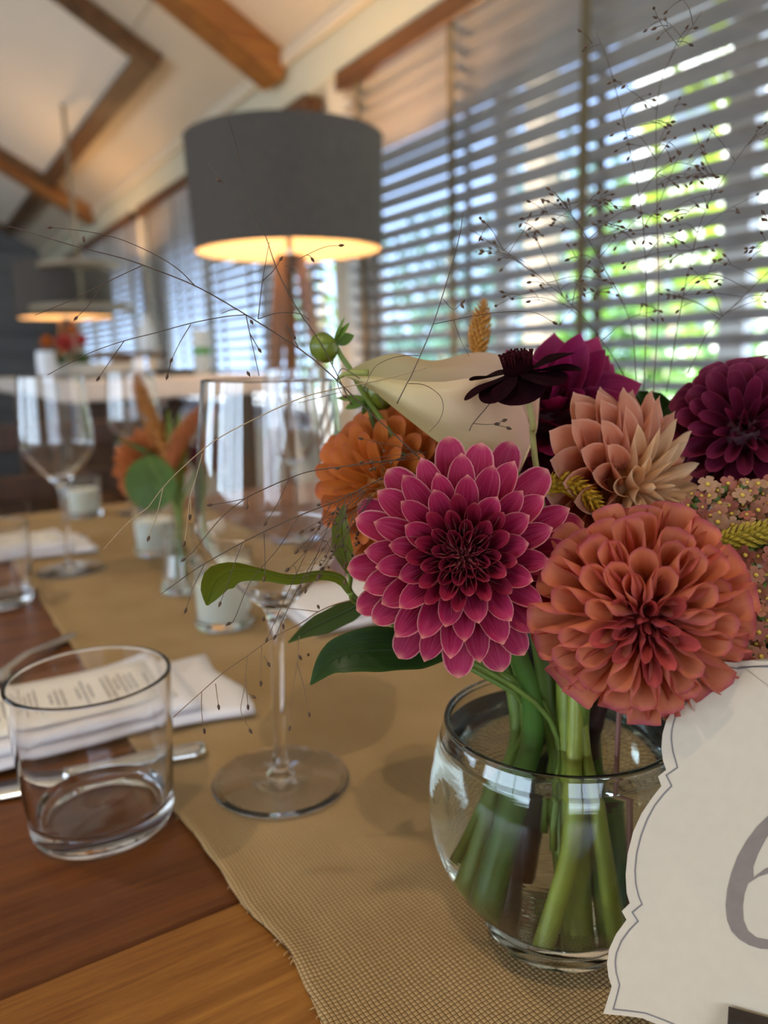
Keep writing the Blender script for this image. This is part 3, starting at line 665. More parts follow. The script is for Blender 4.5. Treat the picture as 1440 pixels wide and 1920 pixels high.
# ------------------------------------------------------------------ napkins, menus, cutlery
nap_m = principled('napkin_cotton', (.80, .76, .77), .85, var=.05, scale=400)
menu_m = principled('menu_paper', (.84, .78, .70), .7, var=.03, scale=60)
ink_m = principled('menu_ink', (.10, .09, .09), .7)
def napkin(label, O, ux, L, W, menu=True, seed=0, layers=2, flare=.014, z0=RZ):
    """a napkin folded into a long band along unit vector ux from O (its front left corner), rounded folds in front"""
    rr = random.Random(seed); ux = np.array([ux[0], ux[1], 0.]); ux /= np.linalg.norm(ux); uy = np.array([-ux[1], ux[0], 0.])
    t = thing('folded_napkin', label, 'napkin', (O[0], O[1], z0))
    H = .0082
    for k in range(layers):
        m = MB(); P = []
        n = 40
        for i in range(n+1):
            u = i/n; x = L*u*(1-.13*k)+(.004 if u == 1 else 0)
            e = flare*max(0, (u-.72)/.28)**1.5
            row = []
            z_ = k*H+.0004
            wob = .0016*noise.noise(Vector((u*6, k*3.3, seed)))
            prof = [(W, z_), (W*.5, z_), (.004, z_), (-.0005+.002*(k % 2), z_+H*.25), (-.0016+.002*(k % 2), z_+H*.5), (-.0005+.002*(k % 2), z_+H*.8), (.004, z_+H*.97), (W*.3, z_+H*.97), (W*.7, z_+H*.97), (W, z_+H*.95)]
            for (y, z) in prof:
                yy = y-e*(1-y/W)*(.4 if k else 1)+e*.9*(y/W)*(1 if k == layers-1 else .6)
                zz = z+(max(0, noise.noise(Vector((u*5, y*30, k+seed))))*.0022*(z-z_)/H)+e*.12*k*(.5+.5*noise.noise(Vector((y*50, u*9, seed))))
                p = np.array([O[0], O[1], z0])+ux*(x+.010*noise.noise(Vector((y*25, seed, k)))*(u > .95))+uy*(yy+wob); p[2] = z0+zz; row.append(p)
            P.append(row)
        m.grid(P, True); m.f.append(tuple(range(len(P[0])-1, -1, -1))); m.f.append(tuple(range(n*len(P[0]), (n+1)*len(P[0]))))
        part('fold', m, nap_m, t)
    if menu:
        zt = z0+layers*H+.0016
        mt = thing('menu_card', menu, 'menu', np.array([O[0], O[1], zt])+ux*L*.3)
        a, b, c_, d_ = L*.02, L*.84, W*.10, W*.95
        V = []
        for i in range(13):
            u = i/12; V.append([np.array([O[0], O[1], zt])+ux*(a+(b-a)*u)+uy*v+np.array([0, 0, .0012*math.sin(u*3.1)]) for v in np.linspace(c_, d_, 6)])
        m = MB(); m.grid(V); o = part('paper', m, menu_m, mt); s = o.modifiers.new('t', 'SOLIDIFY'); s.thickness = .0003
        m = MB()
        x = a+.012
        while x < b-.012:
            if rr.random() < .24: x += .006
            ln = rr.uniform(.2, .62)*(d_-c_); yc = (c_+d_)/2; y = yc-ln/2
            while y < yc+ln/2:
                wl_ = rr.uniform(.003, .008)
                q = np.array([O[0], O[1], zt+.0006+.0012*math.sin((x-a)/(b-a)*3.1)])
                m.add([q+ux*x+uy*y, q+ux*(x+.0013)+uy*y, q+ux*(x+.0013)+uy*(y+wl_), q+ux*x+uy*(y+wl_)], [(0, 1, 2, 3)]); y += wl_+.0016
            x += .0042
        part('printed_lines', m, ink_m, mt, False, kind='stuff')
pa = at_z(0, 1452, RZ); pb = at_z(330, 1368, RZ); pt = at_z(484, 1325, RZ)
ux = pt-pa; ux = ux/np.linalg.norm(ux)
O = pa-ux*.10
napkin('white napkin folded in a band behind the near tumbler', O, ux, float(np.linalg.norm(pt-O))-.012, .092, 'white printed menu lying on the near napkin', 1)
pa2 = at_z(25, 1056, RZ); pt2 = at_z(182, 1032, RZ); ux2 = pt2-pa2; ux2 /= np.linalg.norm(ux2); O2 = pa2-ux2*.12
napkin('white napkin lying behind the left wine glass', O2, ux2, float(np.linalg.norm(pt2-O2))-.006, .088, 'white printed menu lying on the far left napkin', 2)
pa3 = at_z(575, 1155, RZ); ux3 = np.array([1, -.05, 0.])
napkin('white napkin showing between the pink dahlia and the near wine glass', at_z(592, 1196, RZ)[:3], ux3, .20, .10, None, 3)
def knife(label, p0, p1, side, z=TZ):
    p0 = np.array([p0[0], p0[1], z]); p1 = np.array([p1[0], p1[1], z]); d = p1-p0; L = np.linalg.norm(d); d /= L; n = np.array([-d[1], d[0], 0])*side
    t = thing('table_knife', label, 'knife', p1)
    m = MB(); P = []
    for u in np.linspace(0, 1, 24):
        w_ = .0105*min(1, (u/.22)**.5+.05); P.append([p0+d*L*.52*u+n*(-.0095)+np.array([0, 0, .0022]), p0+d*L*.52*u+n*(-.0095+2*w_)+np.array([0, 0, .0014]), p0+d*L*.52*u+n*(-.0095+2*w_)+np.array([0, 0, .0008]), p0+d*L*.52*u+n*(-.0095)+np.array([0, 0, .0005])])
    m.grid(P, True); m.f += [(3, 2, 1, 0), tuple(range(23*4, 24*4))]; part('blade', m, steel_m, t)
    m = MB(); q = [p0+d*L*(.5+.5*u)+np.array([0, 0, .0045]) for u in np.linspace(0, 1, 16)]
    P = []
    for i, c_ in enumerate(q):
        u = i/15; w_ = (.0045+.0035*u)*(1 if u < .97 else .7); h_ = .0034+.0008*u
        P.append([c_+n*w_*math.cos(a)+np.array([0, 0, h_*math.sin(a)]) for a in np.linspace(0, 2*PI, 14, endpoint=False)])
    m.grid(P, True); m.f += [tuple(range(13, -1, -1)), tuple(range(15*14, 16*14))]; part('handle', m, steel_m, t)
ka, kb = at_z(-60, 1500, TZ), at_z(384, 1412, RZ)
knife('table knife lying along the front of the near napkin', ka-(kb-ka)*.25, kb, 1, TZ+.0006)
def fork(label, p0, p1, z=TZ):
    p0 = np.array([p0[0], p0[1], z]); p1 = np.array([p1[0], p1[1], z]); d = p1-p0; L = np.linalg.norm(d); d /= L; n = np.array([-d[1], d[0], 0])
    t = thing('table_fork', label, 'fork', p1)
    m = MB(); P = []
    for u, w_, h in ((0, .009, .010), (.12, .012, .005), (.22, .010, .003), (.3, .0035, .006), (.5, .003, .009), (.7, .004, .006), (.9, .007, .003), (1, .005, .003)):
        c_ = p0+d*L*(.2+.8*u)+np.array([0, 0, h]); P.append([c_+n*w_*math.cos(a)+np.array([0, 0, .0012*math.sin(a)]) for a in np.linspace(0, 2*PI, 10, endpoint=False)])
    P2 = spline(np.array(P).reshape(8, -1), 24).reshape(24, 10, 3) if False else P
    m.grid(P2, True); m.f += [tuple(range(9, -1, -1)), tuple(range(70, 80))]; part('handle', m, steel_m, t)
    for k in range(4):
        o = (k-1.5)*.0055; q = p0+d*L*.22+n*o; part('tine', MB().tube(spline([q+np.array([0, 0, .0105]), p0+d*L*.1+n*o+np.array([0, 0, .008]), p0+n*o+np.array([0, 0, .012])], 8), [.0014, .0012, .0006], 6), steel_m, t)
fa, fb = at_z(-40, 1300, TZ), at_z(136, 1196, TZ)
fork('silver fork on the bare wood at the far side of the near napkin', fa-(fb-fa)*.3, fb, TZ+.0004)

# ------------------------------------------------------------------ vase and water
VX, VY = .211, .213
vase = thing('bubble_vase', 'round clear glass bubble vase holding the bouquet', 'vase', (VX, VY, RZ))
def sph(z, R=.0535, zc_=.054):
    b = R*(.99 if z < zc_ else 1.42); return R*math.sqrt(max(1e-8, 1-((z-zc_)/b)**2))
outp = [(.0004, .0012), (.018, .0010), (.027, .0002), (.0305, .0012), (.0318, .0045), (.0320, .0085)]+[(sph(z), z) for z in np.linspace(.0125, .0915, 36)]
th = .0019
outp += [(sph(.0915)+.0005, .0926), (sph(.0915)+.0002, .0934), (sph(.0915)-.0007, .0937), (sph(.0915)-.0016, .0934), (sph(.0915)-.0020, .0926)]
inn = [(sph(z, .0535-th), z) for z in np.linspace(.0914, .0150, 36)]+[(.0285, .0125), (.020, .0108), (.0004, .0103)]
m = MB(); m.glass(outp+inn, 96)
link('glass_body', m.mesh('glass_body', vglass_m, True, True), vase, Matrix.Translation((VX, VY, RZ)))
WL = .0850
wt = thing('water', 'clear water filling the bubble vase to a little below its rim', 'water', (VX, VY, RZ))
pr = [(.0004, .0106), (.020, .0111), (.0283, .0129)]+[(sph(z, .0535-th+.00025), z) for z in np.linspace(.0153, WL-.0012, 30)]+[(sph(WL, .0535-th+.00025), WL+.0009), (sph(WL, .0535-th)-.0016, WL), (.0004, WL)]
m = MB(); m.glass(pr, 96); link('water_body', m.mesh('water_body', water_m, True, True), wt, Matrix.Translation((VX, VY, RZ)))

# ------------------------------------------------------------------ flower builders
def petal_mesh(name, mt, wmax=1., k0=.3, k1=.3, bend=0., bend2=0., wide=.55, base=.35, tip=.75, crease=.04, nu=9, nv=13, ruffle=0.):
    """unit-length petal along +y, upper face +z; half width 1 is scaled by the object; k0..k1 is the half curl angle from base to tip"""
    P = []; y = z = 0.; pv = 0
    for j in range(nv):
        v = 1-(1-j/(nv-1))**1.55
        th_ = bend*v+bend2*v*v; y += math.cos(th_)*(v-pv); z += math.sin(th_)*(v-pv); pv = v
        if v < wide: s = v/wide; w_ = base+(1-base)*(s*s*(3-2*s))
        else: s = (v-wide)/(1-wide); w_ = max(.02, (1-s*s)**tip)
        w_ *= wmax; k = k0+(k1-k0)*v; row = []
        for i in range(nu):
            u = i/(nu-1)*2-1; a = u*k*w_/wmax                       # the narrower the petal, the less it wraps round
            px = wmax*math.sin(a)/k; pz = wmax*(1-math.cos(a))/k
            pz -= crease*w_*math.exp(-(u/.16)**2); pz += ruffle*w_*math.sin(7*v+3*u)*abs(u)
            row.append((px, y-math.sin(th_)*pz*.0, z, pz, th_))
        P.append(row)
    G = [[(px, yy-math.sin(t_)*pz, zz+math.cos(t_)*pz) for px, yy, zz, pz, t_ in r] for r in P]
    return MB().grid(G).mesh(name, mt)
def rigid(x, y, z, p, s): return Matrix([[x[i]*s[0], y[i]*s[1], z[i]*s[2], p[i]] for i in range(3)]+[[0, 0, 0, 1]])
def interp(x, tab): return float(np.interp(x, [a for a, b in tab], [b for a, b in tab]))
green_stem = principled('green_stem', (.16, .24, .035), .45, var=.35, scale=60, stretch=(1, 1, .2))
dark_green_stem = principled('dark_green_stem', (.065, .15, .02), .4, var=.3, scale=60, stretch=(1, 1, .2))
purple_stem = principled('purple_stem', (.05, .022, .025), .45, var=.3, scale=60)
pink_stem = principled('pink_stem', (.30, .13, .11), .5)
sepal_m = leaf_mat('sepal', (.13, .22, .035))
def flower_axes(px, py, ax):
    r, u, t = frame_at(px, py); a = r*ax[0]+u*ax[1]+t*ax[2]; return a/np.linalg.norm(a)
VA = np.array([VX, VY, RZ])
def stem_path(c, axis, back, foot, mid=None):
    p0 = np.asarray(c)-axis*back; neck = VA+np.array([foot[0]*.15, foot[1]*.15, .102])+np.array([(p0-VA)[0], (p0-VA)[1], 0])*.22
    if mid is not None: neck = np.asarray(mid)
    return spline([p0, p0-axis*.012, neck, VA+np.array(foot)], 22)
def dahlia(label, px, py, d, ax, R, n, meshes, gtab, htab, wtab, btab, roll=0., seed=1, core=None, stem=None, jit=.06, kind_of=None, name='dahlia', group=None, calyx=True, shift=0.):
    c = at_d(px, py, d); Z = flower_axes(px, py, ax); rr = random.Random(seed)
    X = np.cross(UP, Z); X /= np.linalg.norm(X); Y = np.cross(Z, X)
    t = thing(name, label, 'flower', c-Z*R*.3, group)
    for i in range(n):
        q = (i+.5)/n; a = roll+i*2.399963+rr.uniform(-jit, jit)
        rho = R*interp(q, gtab)*(1+rr.uniform(-1, 1)*min(.09, jit*.42)); h = R*(interp(q, htab)+rr.uniform(-1, 1)*min(.08, jit*.35))
        br, bh = btab(q) if callable(btab) else btab
        rad = X*math.cos(a)+Y*math.sin(a); T = c+rad*rho+Z*h; B = c+rad*R*br+Z*R*bh
        al = T-B; L = np.linalg.norm(al); al = al/L; ar, ah = al@rad, al@Z
        zd = Z*ar-rad*ah; zd /= np.linalg.norm(zd); xd = np.cross(al, zd); tw = rr.uniform(-.14, .14)
        zd2 = zd*math.cos(tw)+xd*math.sin(tw); xd2 = np.cross(al, zd2)
        me = meshes[min(len(meshes)-1, int(interp(q, kind_of)+.5))] if kind_of else meshes[min(len(meshes)-1, int(q*len(meshes)))]
        W = R*interp(q, wtab)*(1+rr.uniform(-.08, .08))
        link('petal', me, t, rigid(xd2, al, zd2, B, (W, L*1.0, W)))
    if core is not None:
        m = MB(); m.ball(c+Z*R*core[2], R*core[0], 20, 10, Z, (1, 1, core[1]/core[0])); part('receptacle', m, core[3], t)
    if calyx:
        m = MB()
        for k in range(8):
            a = k*PI/4; rad = X*math.cos(a)+Y*math.sin(a); tg = np.cross(Z, rad); b0 = c-Z*R*.36
            m.grid([[b0+rad*R*(.08+.42*v)+tg*R*.13*u*math.sin(PI*min(1, v*.9+.12))-Z*R*.10*v*v for u in np.linspace(-1, 1, 3)] for v in np.linspace(0, 1, 5)])
        part('sepals', m, sepal_m, t)
    if stem:
        foot, rad_, sm = stem[:3]
        part('stem', MB().tube(stem_path(c, Z, R*.34, foot, stem[3] if len(stem) > 3 else None), rad_, 10), sm, t)
    return t, c, Z

# --- the big pink dahlia
pk = petal_mat('pink_petal', [(0, (.17, .002, .016)), (.45, (.30, .005, .040)), (.78, (.42, .018, .085)), (1, (.52, .055, .14))], (.86, .46, .40), .75, (.70, .26, .16), .25, .35, (.58, .10, .20), edge_pos=(.86, 1.0))
pk_in = petal_mat('pink_inner_petal', [(0, (.08, .001, .006)), (.6, (.20, .003, .022)), (1, (.34, .015, .05))], (.72, .30, .24), .5, None, .18, .25, (.4, .05, .1), edge_pos=(.88, 1.0))
mk = lambda n, mt, **k: petal_mesh(n, mt, **k)
pm = [mk('petal', pk_in, k0=2.6, k1=3.0, bend=.1, bend2=.6, wide=.7, base=.8, tip=.8),
      mk('petal', pk_in, k0=3.0, k1=2.9, bend=.15, bend2=.05, wide=.7, base=.85, tip=.7),
      mk('petal', pk_in, k0=2.7, k1=2.4, bend=.2, bend2=-.2, wide=.62, base=.7, tip=.8),
      mk('petal', pk, k0=1.7, k1=1.4, bend=.3, bend2=-.6, wide=.56, base=.45, tip=.95),
      mk('petal', pk, k0=1.3, k1=1.1, bend=.35, bend2=-.7, wide=.58, base=.40, tip=.92),
      mk('petal', pk, k0=1.0, k1=.9, bend=.3, bend2=-.75, wide=.60, base=.38, tip=.75)]
dark_core = principled('crimson_core', (.12, .002, .012), .6)
RP = .0424
dahlia('large open crimson pink dahlia with pale edged petals, front of the bouquet', 869, 1043, .262, (.0, .02, 1), RP, 108, pm,
       [(0, .04), (.09, .15), (.2, .26), (.31, .37), (.43, .48), (.54, .61), (.67, .76), (.83, .90), (1, 1.04)],
       [(0, .12), (.1, .20), (.2, .26), (.31, .30), (.45, .28), (.6, .21), (.75, .10), (.9, -.06), (1, -.22)],
       [(0, .09), (.09, .14), (.2, .165), (.28, .165), (.45, .150), (.65, .142), (1, .162)],
       lambda q: (.03+.10*q, -.05-.28*q), .5, 11, (.16, .16, -.16, dark_core), ((-.020, .010, .017), [.0036, .0036, .0052], dark_green_stem), .07,
       [(0, 0), (.07, .4), (.1, .8), (.22, 1.2), (.27, 1.6), (.42, 2.4), (.6, 3.4), (.8, 4.4), (1, 5)])

# --- salmon ball dahlia, lower right
sa = petal_mat('salmon_petal', [(0, (.50, .06, .02)), (.45, (.66, .18, .065)), (.8, (.72, .235, .12)), (1, (.68, .18, .14))], (.60, .13, .16), .65, (.55, .11, .17), .35, .25, (.72, .32, .18), edge_pos=(.72, 1.0))
sa_in = petal_mat('salmon_inner_petal', [(0, (.20, .01, .02)), (.6, (.45, .06, .05)), (1, (.55, .09, .09))], (.58, .12, .16), .6, None, .25, .2, (.6, .15, .1))
sm_ = [mk('petal', sa_in, k0=2.2, k1=2.5, bend=.2, bend2=.6, wide=.6, base=.6, tip=.7),
       mk('petal', sa_in, k0=3.0, k1=2.8, bend=.2, bend2=.0, wide=.72, base=.75, tip=.6),
       mk('petal', sa, k0=3.0, k1=2.8, bend=.15, bend2=-.15, wide=.74, base=.65, tip=.5),
       mk('petal', sa, k0=2.7, k1=2.4, bend=.15, bend2=-.35, wide=.70, base=.55, tip=.5),
       mk('petal', sa, k0=2.3, k1=2.1, bend=.1, bend2=-.5, wide=.62, base=.45, tip=.65),
       mk('petal', sa, k0=1.9, k1=1.8, bend=.1, bend2=-.45, wide=.6, base=.4, tip=.75)]
sal_core = principled('salmon_core', (.25, .03, .02), .6)
RS = .0352
def ball_tabs(a_max, flat=.9, off=0.): return ([(i/20, math.sin(a_max*(i/20)**.62)) for i in range(21)], [(i/20, flat*math.cos(a_max*(i/20)**.62)+off) for i in range(21)])
g_, h_ = ball_tabs(math.radians(105), .80, -.10)
h_ = [(a, b-.20*max(0, 1-a/.06)) for a, b in h_]
dahlia('salmon orange ball dahlia with rolled petals, in front of the number card', 1202, 1150, .248, (.12, -.34, .93), RS, 106, sm_, g_, h_,
       [(0, .08), (.06, .16), (.15, .26), (.3, .33), (.5, .34), (.8, .32), (1, .29)], lambda q: (.05+.12*q, .10-.55*q), 1.1, 5, (.34, .34, -.05, sal_core),
       ((.006, -.016, .016), [.003, .003, .0042], green_stem), .16, [(0, 0), (.04, .6), (.09, 1.1), (.2, 2.0), (.45, 2.6), (.6, 3.2), (.8, 4.2), (1, 5)])

# --- peach dahlia turned to the right
pe = petal_mat('peach_petal', [(0, (.55, .17, .09)), (.5, (.66, .27, .16)), (1, (.72, .38, .27))], (.82, .56, .46), .55, None, .4, .2, (.75, .42, .3))
pe_in = petal_mat('peach_inner_petal', [(0, (.62, .32, .14)), (.5, (.76, .48, .26)), (1, (.82, .58, .38))], (.85, .66, .45), .5, None, .35, .2, (.85, .65, .4))
em = [mk('petal', pe_in, k0=2.2, k1=2.0, bend=.2, bend2=.2, wide=.5, base=.6, tip=1.0),
      mk('petal', pe_in, k0=2.0, k1=1.8, bend=.2, bend2=-.1, wide=.5, base=.5, tip=1.0),
      mk('petal', pe, k0=1.9, k1=1.7, bend=.3, bend2=-.5, wide=.48, base=.45, tip=1.2),
      mk('petal', pe, k0=1.6, k1=1.4, bend=.3, bend2=-.7, wide=.48, base=.42, tip=1.2),
      mk('petal', pe, k0=1.2, k1=1.0, bend=.3, bend2=-.8, wide=.48, base=.42, tip=1.15)]
g_, h_ = ball_tabs(math.radians(100), .72, -.12)
dahlia('peach dahlia with a pale yellow heart turned to the right, above the salmon one', 1172, 912, .305, (.82, -.06, .54), .0405, 96, em, g_, h_,
       [(0, .05), (.1, .10), (.3, .18), (.6, .25), (1, .30)], lambda q: (.04+.10*q, .15-.55*q), .3, 8, (.3, .3, -.1, principled('peach_core', (.5, .25, .1), .6)),
       ((.016, .012, .017), [.003, .003, .004], green_stem), .08, [(0, 0), (.15, .6), (.35, 1.6), (.55, 2.6), (.8, 3.6), (1, 4)])

# --- orange dahlia at the left, behind the pink one
ora = petal_mat('orange_petal', [(0, (.60, .22, .015)), (.5, (.58, .17, .025)), (1, (.56, .15, .05))], (.60, .19, .10), .5, (.55, .13, .08), .3, .3, (.68, .28, .05))
om = [mk('petal', ora, k0=2.0, k1=1.8, bend=.2, bend2=.2, wide=.6, base=.6), mk('petal', ora, k0=1.7, k1=1.3, bend=.3, bend2=-.5, wide=.62, base=.5, tip=.65),
      mk('petal', ora, k0=1.2, k1=.9, bend=.3, bend2=-.8, wide=.62, base=.45, tip=.65), mk('petal', ora, k0=.9, k1=.6, bend=.3, bend2=-.9, wide=.62, base=.45, tip=.6, ruffle=.05)]
g_, h_ = ball_tabs(math.radians(112), .70, -.1)
dahlia('orange dahlia behind the left side of the pink dahlia', 722, 912, .335, (-.50, -.05, .85), .0355, 120, om, g_, h_,
       [(0, .05), (.1, .10), (.3, .17), (.6, .21), (1, .23)], lambda q: (.05+.1*q, .08-.5*q), 2.0, 21, (.36, .34, -.08, principled('orange_core', (.4, .14, .01), .6)),
       ((-.014, .020, .017), [.003, .003, .0042], green_stem), .10, [(0, 0), (.15, .6), (.4, 1.5), (.7, 2.3), (1, 3)])

# --- burgundy dahlia, far right
bu = petal_mat('burgundy_petal', [(0, (.06, .002, .010)), (.6, (.125, .005, .028)), (1, (.20, .015, .055))], (.34, .07, .12), .5, None, .2, .25, (.25, .03, .08))
um = [mk('petal', bu, k0=2.0, k1=1.9, bend=.2, bend2=.2, wide=.6, base=.6), mk('petal', bu, k0=1.7, k1=1.4, bend=.3, bend2=-.5, wide=.62, base=.5, tip=.65),
      mk('petal', bu, k0=1.3, k1=1.0, bend=.3, bend2=-.8, wide=.64, base=.45, tip=.65), mk('petal', bu, k0=.9, k1=.65, bend=.3, bend2=-.9, wide=.62, base=.45, tip=.7)]
bur_core = principled('burgundy_core', (.06, .002, .01), .6)
g_, h_ = ball_tabs(math.radians(112), .82, -.1)
dahlia('deep burgundy ball dahlia at the top right, before the wide blind', 1394, 812, .315, (.05, .18, .95), .0315, 105, um, g_, h_,
       [(0, .06), (.1, .12), (.3, .19), (.6, .23), (1, .24)], lambda q: (.05+.1*q, .08-.5*q), .7, 31, (.38, .36, -.08, bur_core),
       ((.024, .004, .018), [.003, .003, .004], purple_stem), .12, [(0, 0), (.12, .6), (.35, 1.5), (.7, 2.3), (1, 3)])
# --- looser magenta dahlia behind the chocolate cosmos
mg = petal_mat('magenta_petal', [(0, (.09, .001, .022)), (.6, (.20, .004, .055)), (1, (.30, .022, .10))], (.42, .08, .17), .45, None, .35, .2, (.32, .03, .10))
mm_ = [mk('petal', mg, k0=1.6, k1=1.2, bend=.5, bend2=.4, wide=.55, base=.5, tip=1.0), mk('petal', mg, k0=1.2, k1=.9, bend=.5, bend2=.1, wide=.52, base=.45, tip=1.1, ruffle=.06), mk('petal', mg, k0=.9, k1=.6, bend=.4, bend2=-.4, wide=.5, base=.4, tip=1.1, ruffle=.08)]
g_, h_ = ball_tabs(math.radians(105), .95, -.15)
dahlia('loose magenta dahlia with broad pointed petals behind the dark cosmos', 1030, 768, .335, (.05, .50, .82), .0405, 38, mm_, g_, h_,
       [(0, .16), (.2, .26), (.6, .32), (1, .34)], lambda q: (.06+.1*q, .0-.4*q), .2, 14, (.34, .3, -.12, bur_core),
       ((.010, .024, .018), [.003, .003, .004], purple_stem), .45, [(0, 0), (.3, 1), (.7, 2), (1, 2)])

# --- chocolate cosmos
ck = petal_mat('chocolate_petal', [(0, (.006, .0008, .002)), (1, (.012, .001, .003))], (.02, .002, .005), .3, None, .05, .2, (.02, .003, .006), .8, spec=.04)
cm = [mk('petal', ck, k0=.35, k1=.25, bend=.1, bend2=-.35, wide=.62, base=.35, tip=.5, crease=.06, ruffle=.04)]
cc = at_d(972, 698, .262); cz = flower_axes(972, 698, (-.10, .99, .10)); X = np.cross(cz, ray(968, 702)); X /= np.linalg.norm(X); Y = np.cross(cz, X)
cos = thing('chocolate_cosmos', 'near black chocolate cosmos on a thin stem before the calla lily', 'flower', cc)
fr_, fu_, ft_ = frame_at(972, 698)
for dx, dy, dz, ln, wd in ((-1, -.52, .35, .0185, .0042), (-.55, -.62, .75, .0165, .0055), (.02, -.62, .80, .0160, .0072), (.62, -.22, .75, .0175, .0062), (1, .02, .22, .0185, .0056), (.95, .36, -.30, .0180, .0052), (.2, .10, -1, .0165, .0066), (-.8, -.10, -.6, .0165, .0060)):
    al = fr_*dx+fu_*dy+ft_*dz; al /= np.linalg.norm(al); rad = al-cz*(al@cz); zd = cz-al*(cz@al); zd /= np.linalg.norm(zd)
    link('petal', cm[0], cos, rigid(np.cross(al, zd), al, zd, cc+rad*.0026, (wd*1.25, ln, wd*1.25)))
m = MB(); m.ball(cc+cz*.001, .0052, 14, 8, cz, (1, 1, .8)); part('disc', m, principled('cosmos_disc', (.008, .001, .002), .95, spec=.02), cos)
m = MB(); rr = random.Random(4)
for i in range(90):
    q = math.sqrt(rr.random())*.0054; a = rr.random()*2*PI; b0 = cc+(X*math.cos(a)+Y*math.sin(a))*q+cz*.002; e = b0+cz*(.0042+.0018*rr.random()-q*.25)+(X*math.cos(a)+Y*math.sin(a))*.001*rr.random()
    m.tube([b0, e], .00022, 4); m.ball(e, .00042, 5, 4)
part('anthers', m, principled('cosmos_anther', (.035, .004, .006), .8, spec=.05), cos, kind='stuff')
part('stem', MB().tube(spline([cc-cz*.001, at_d(988, 745, .264), at_d(1000, 800, .268), at_d(1003, 860, .278), VA+np.array([.002, .0, .10]), VA+np.array([-.012, .022, .02])], 26), [.0010, .0011, .0013], 8), principled('cosmos_stem', (.36, .30, .10), .5), cos)

# --- calla lily: a rolled spathe, pointed to the left
spm, t_, o_ = mat('calla_spathe'); b_ = nd(t_, 'ShaderNodeBsdfPrincipled', Roughness=.4); uvn = nd(t_, 'ShaderNodeUVMap'); s_ = nd(t_, 'ShaderNodeSeparateXYZ'); t_.links.new(uvn.outputs[0], s_.inputs[0])
c1 = ramp(t_, s_.outputs[0], [(0, (.42, .38, .14)), (.25, (.66, .55, .28)), (.6, (.74, .52, .35)), (1, (.76, .50, .40))])
mpn = nd(t_, 'ShaderNodeMapping'); mpn.inputs['Scale'].default_value = (1.5, 34, 1); t_.links.new(uvn.outputs[0], mpn.inputs[0]); nn = nd(t_, 'ShaderNodeTexNoise', Scale=1., Detail=3); t_.links.new(mpn.outputs[0], nn.inputs[0])
c2 = mixcol(t_, math_(t_, 'MULTIPLY', ramp(t_, s_.outputs[1], [(.5, 0.0), (1.0, 1.0)]), .6), c1, (.52, .45, .14))
c3 = mixcol(t_, math_(t_, 'MULTIPLY', nn.outputs[0], .25), c2, (.78, .66, .50)); t_.links.new(c3, b_.inputs['Base Color']); b_.inputs['Specular IOR Level'].default_value = .35
tr_ = nd(t_, 'ShaderNodeBsdfTranslucent'); t_.links.new(c3, tr_.inputs[0]); mx_ = nd(t_, 'ShaderNodeMixShader', Fac=.35); t_.links.new(b_.outputs[0], mx_.inputs[1]); t_.links.new(tr_.outputs[0], mx_.inputs[2]); t_.links.new(mx_.outputs[0], o_.inputs[0])
def loft(rows, nu, nv):
    R = [spline([at_d(*p) for p in r], nu) for r in rows]
    R = np.array(R); return np.array([spline(R[:, i], nv) for i in range(nu)]).transpose(1, 0, 2)
cal = thing('calla_lily', 'cream and blush calla lily pointing left behind the pink dahlia', 'flower', at_d(850, 760, .30))
front = loft([[(643, 704, .2955), (700, 706, .289), (762, 714, .283), (828, 716, .279), (892, 709, .2785), (942, 722, .283), (976, 756, .291), (998, 812, .300)],
              [(644, 705, .2950), (702, 713, .286), (766, 728, .279), (834, 738, .2755), (898, 738, .2765), (946, 752, .282), (976, 782, .291), (995, 828, .300)],
              [(647, 706, .2950), (702, 725, .286), (768, 762, .279), (834, 790, .277), (894, 800, .279), (940, 812, .285), (968, 830, .294), (988, 846, .301)],
              [(649, 706, .2955), (698, 733, .291), (760, 782, .288), (825, 832, .288), (880, 868, .290), (925, 885, .294), (955, 890, .299), (975, 885, .303)]], 40, 22)
part('spathe_fold', MB().grid(front), spm, cal, label='near flap of the spathe, rolled over the far one')
back = loft([[(641, 702, .2960), (690, 676, .299), (742, 663, .303), (812, 676, .307), (880, 662, .310), (930, 664, .312), (985, 690, .313), (1012, 738, .310)],
             [(643, 704, .2960), (700, 694, .302), (760, 690, .309), (825, 700, .315), (890, 698, .318), (945, 706, .318), (992, 735, .315), (1010, 775, .309)],
             [(645, 705, .2960), (705, 716, .303), (775, 738, .312), (845, 756, .318), (905, 768, .320), (955, 780, .318), (990, 800, .313), (1004, 815, .308)],
             [(649, 706, .2960), (698, 733, .297), (760, 782, .299), (825, 832, .302), (880, 868, .304), (925, 885, .306), (955, 890, .306), (975, 885, .305)]], 40, 24)
part('spathe', MB().grid(back), spm, cal)
part('tip', MB().tube(spline([at_d(690, 700, .293), at_d(655, 700, .295), at_d(638, 706, .296), at_d(630, 715, .297)], 10), [.0016, .0009, .0003], 6), principled('calla_tip', (.26, .28, .06), .5), cal)
part('stem', MB().tube(spline([at_d(945, 868, .302), at_d(975, 960, .306), VA+np.array([.000, .006, .10]), VA+np.array([-.003, -.012, .015])], 20), [.0042, .0046, .0048], 10), green_stem, cal)

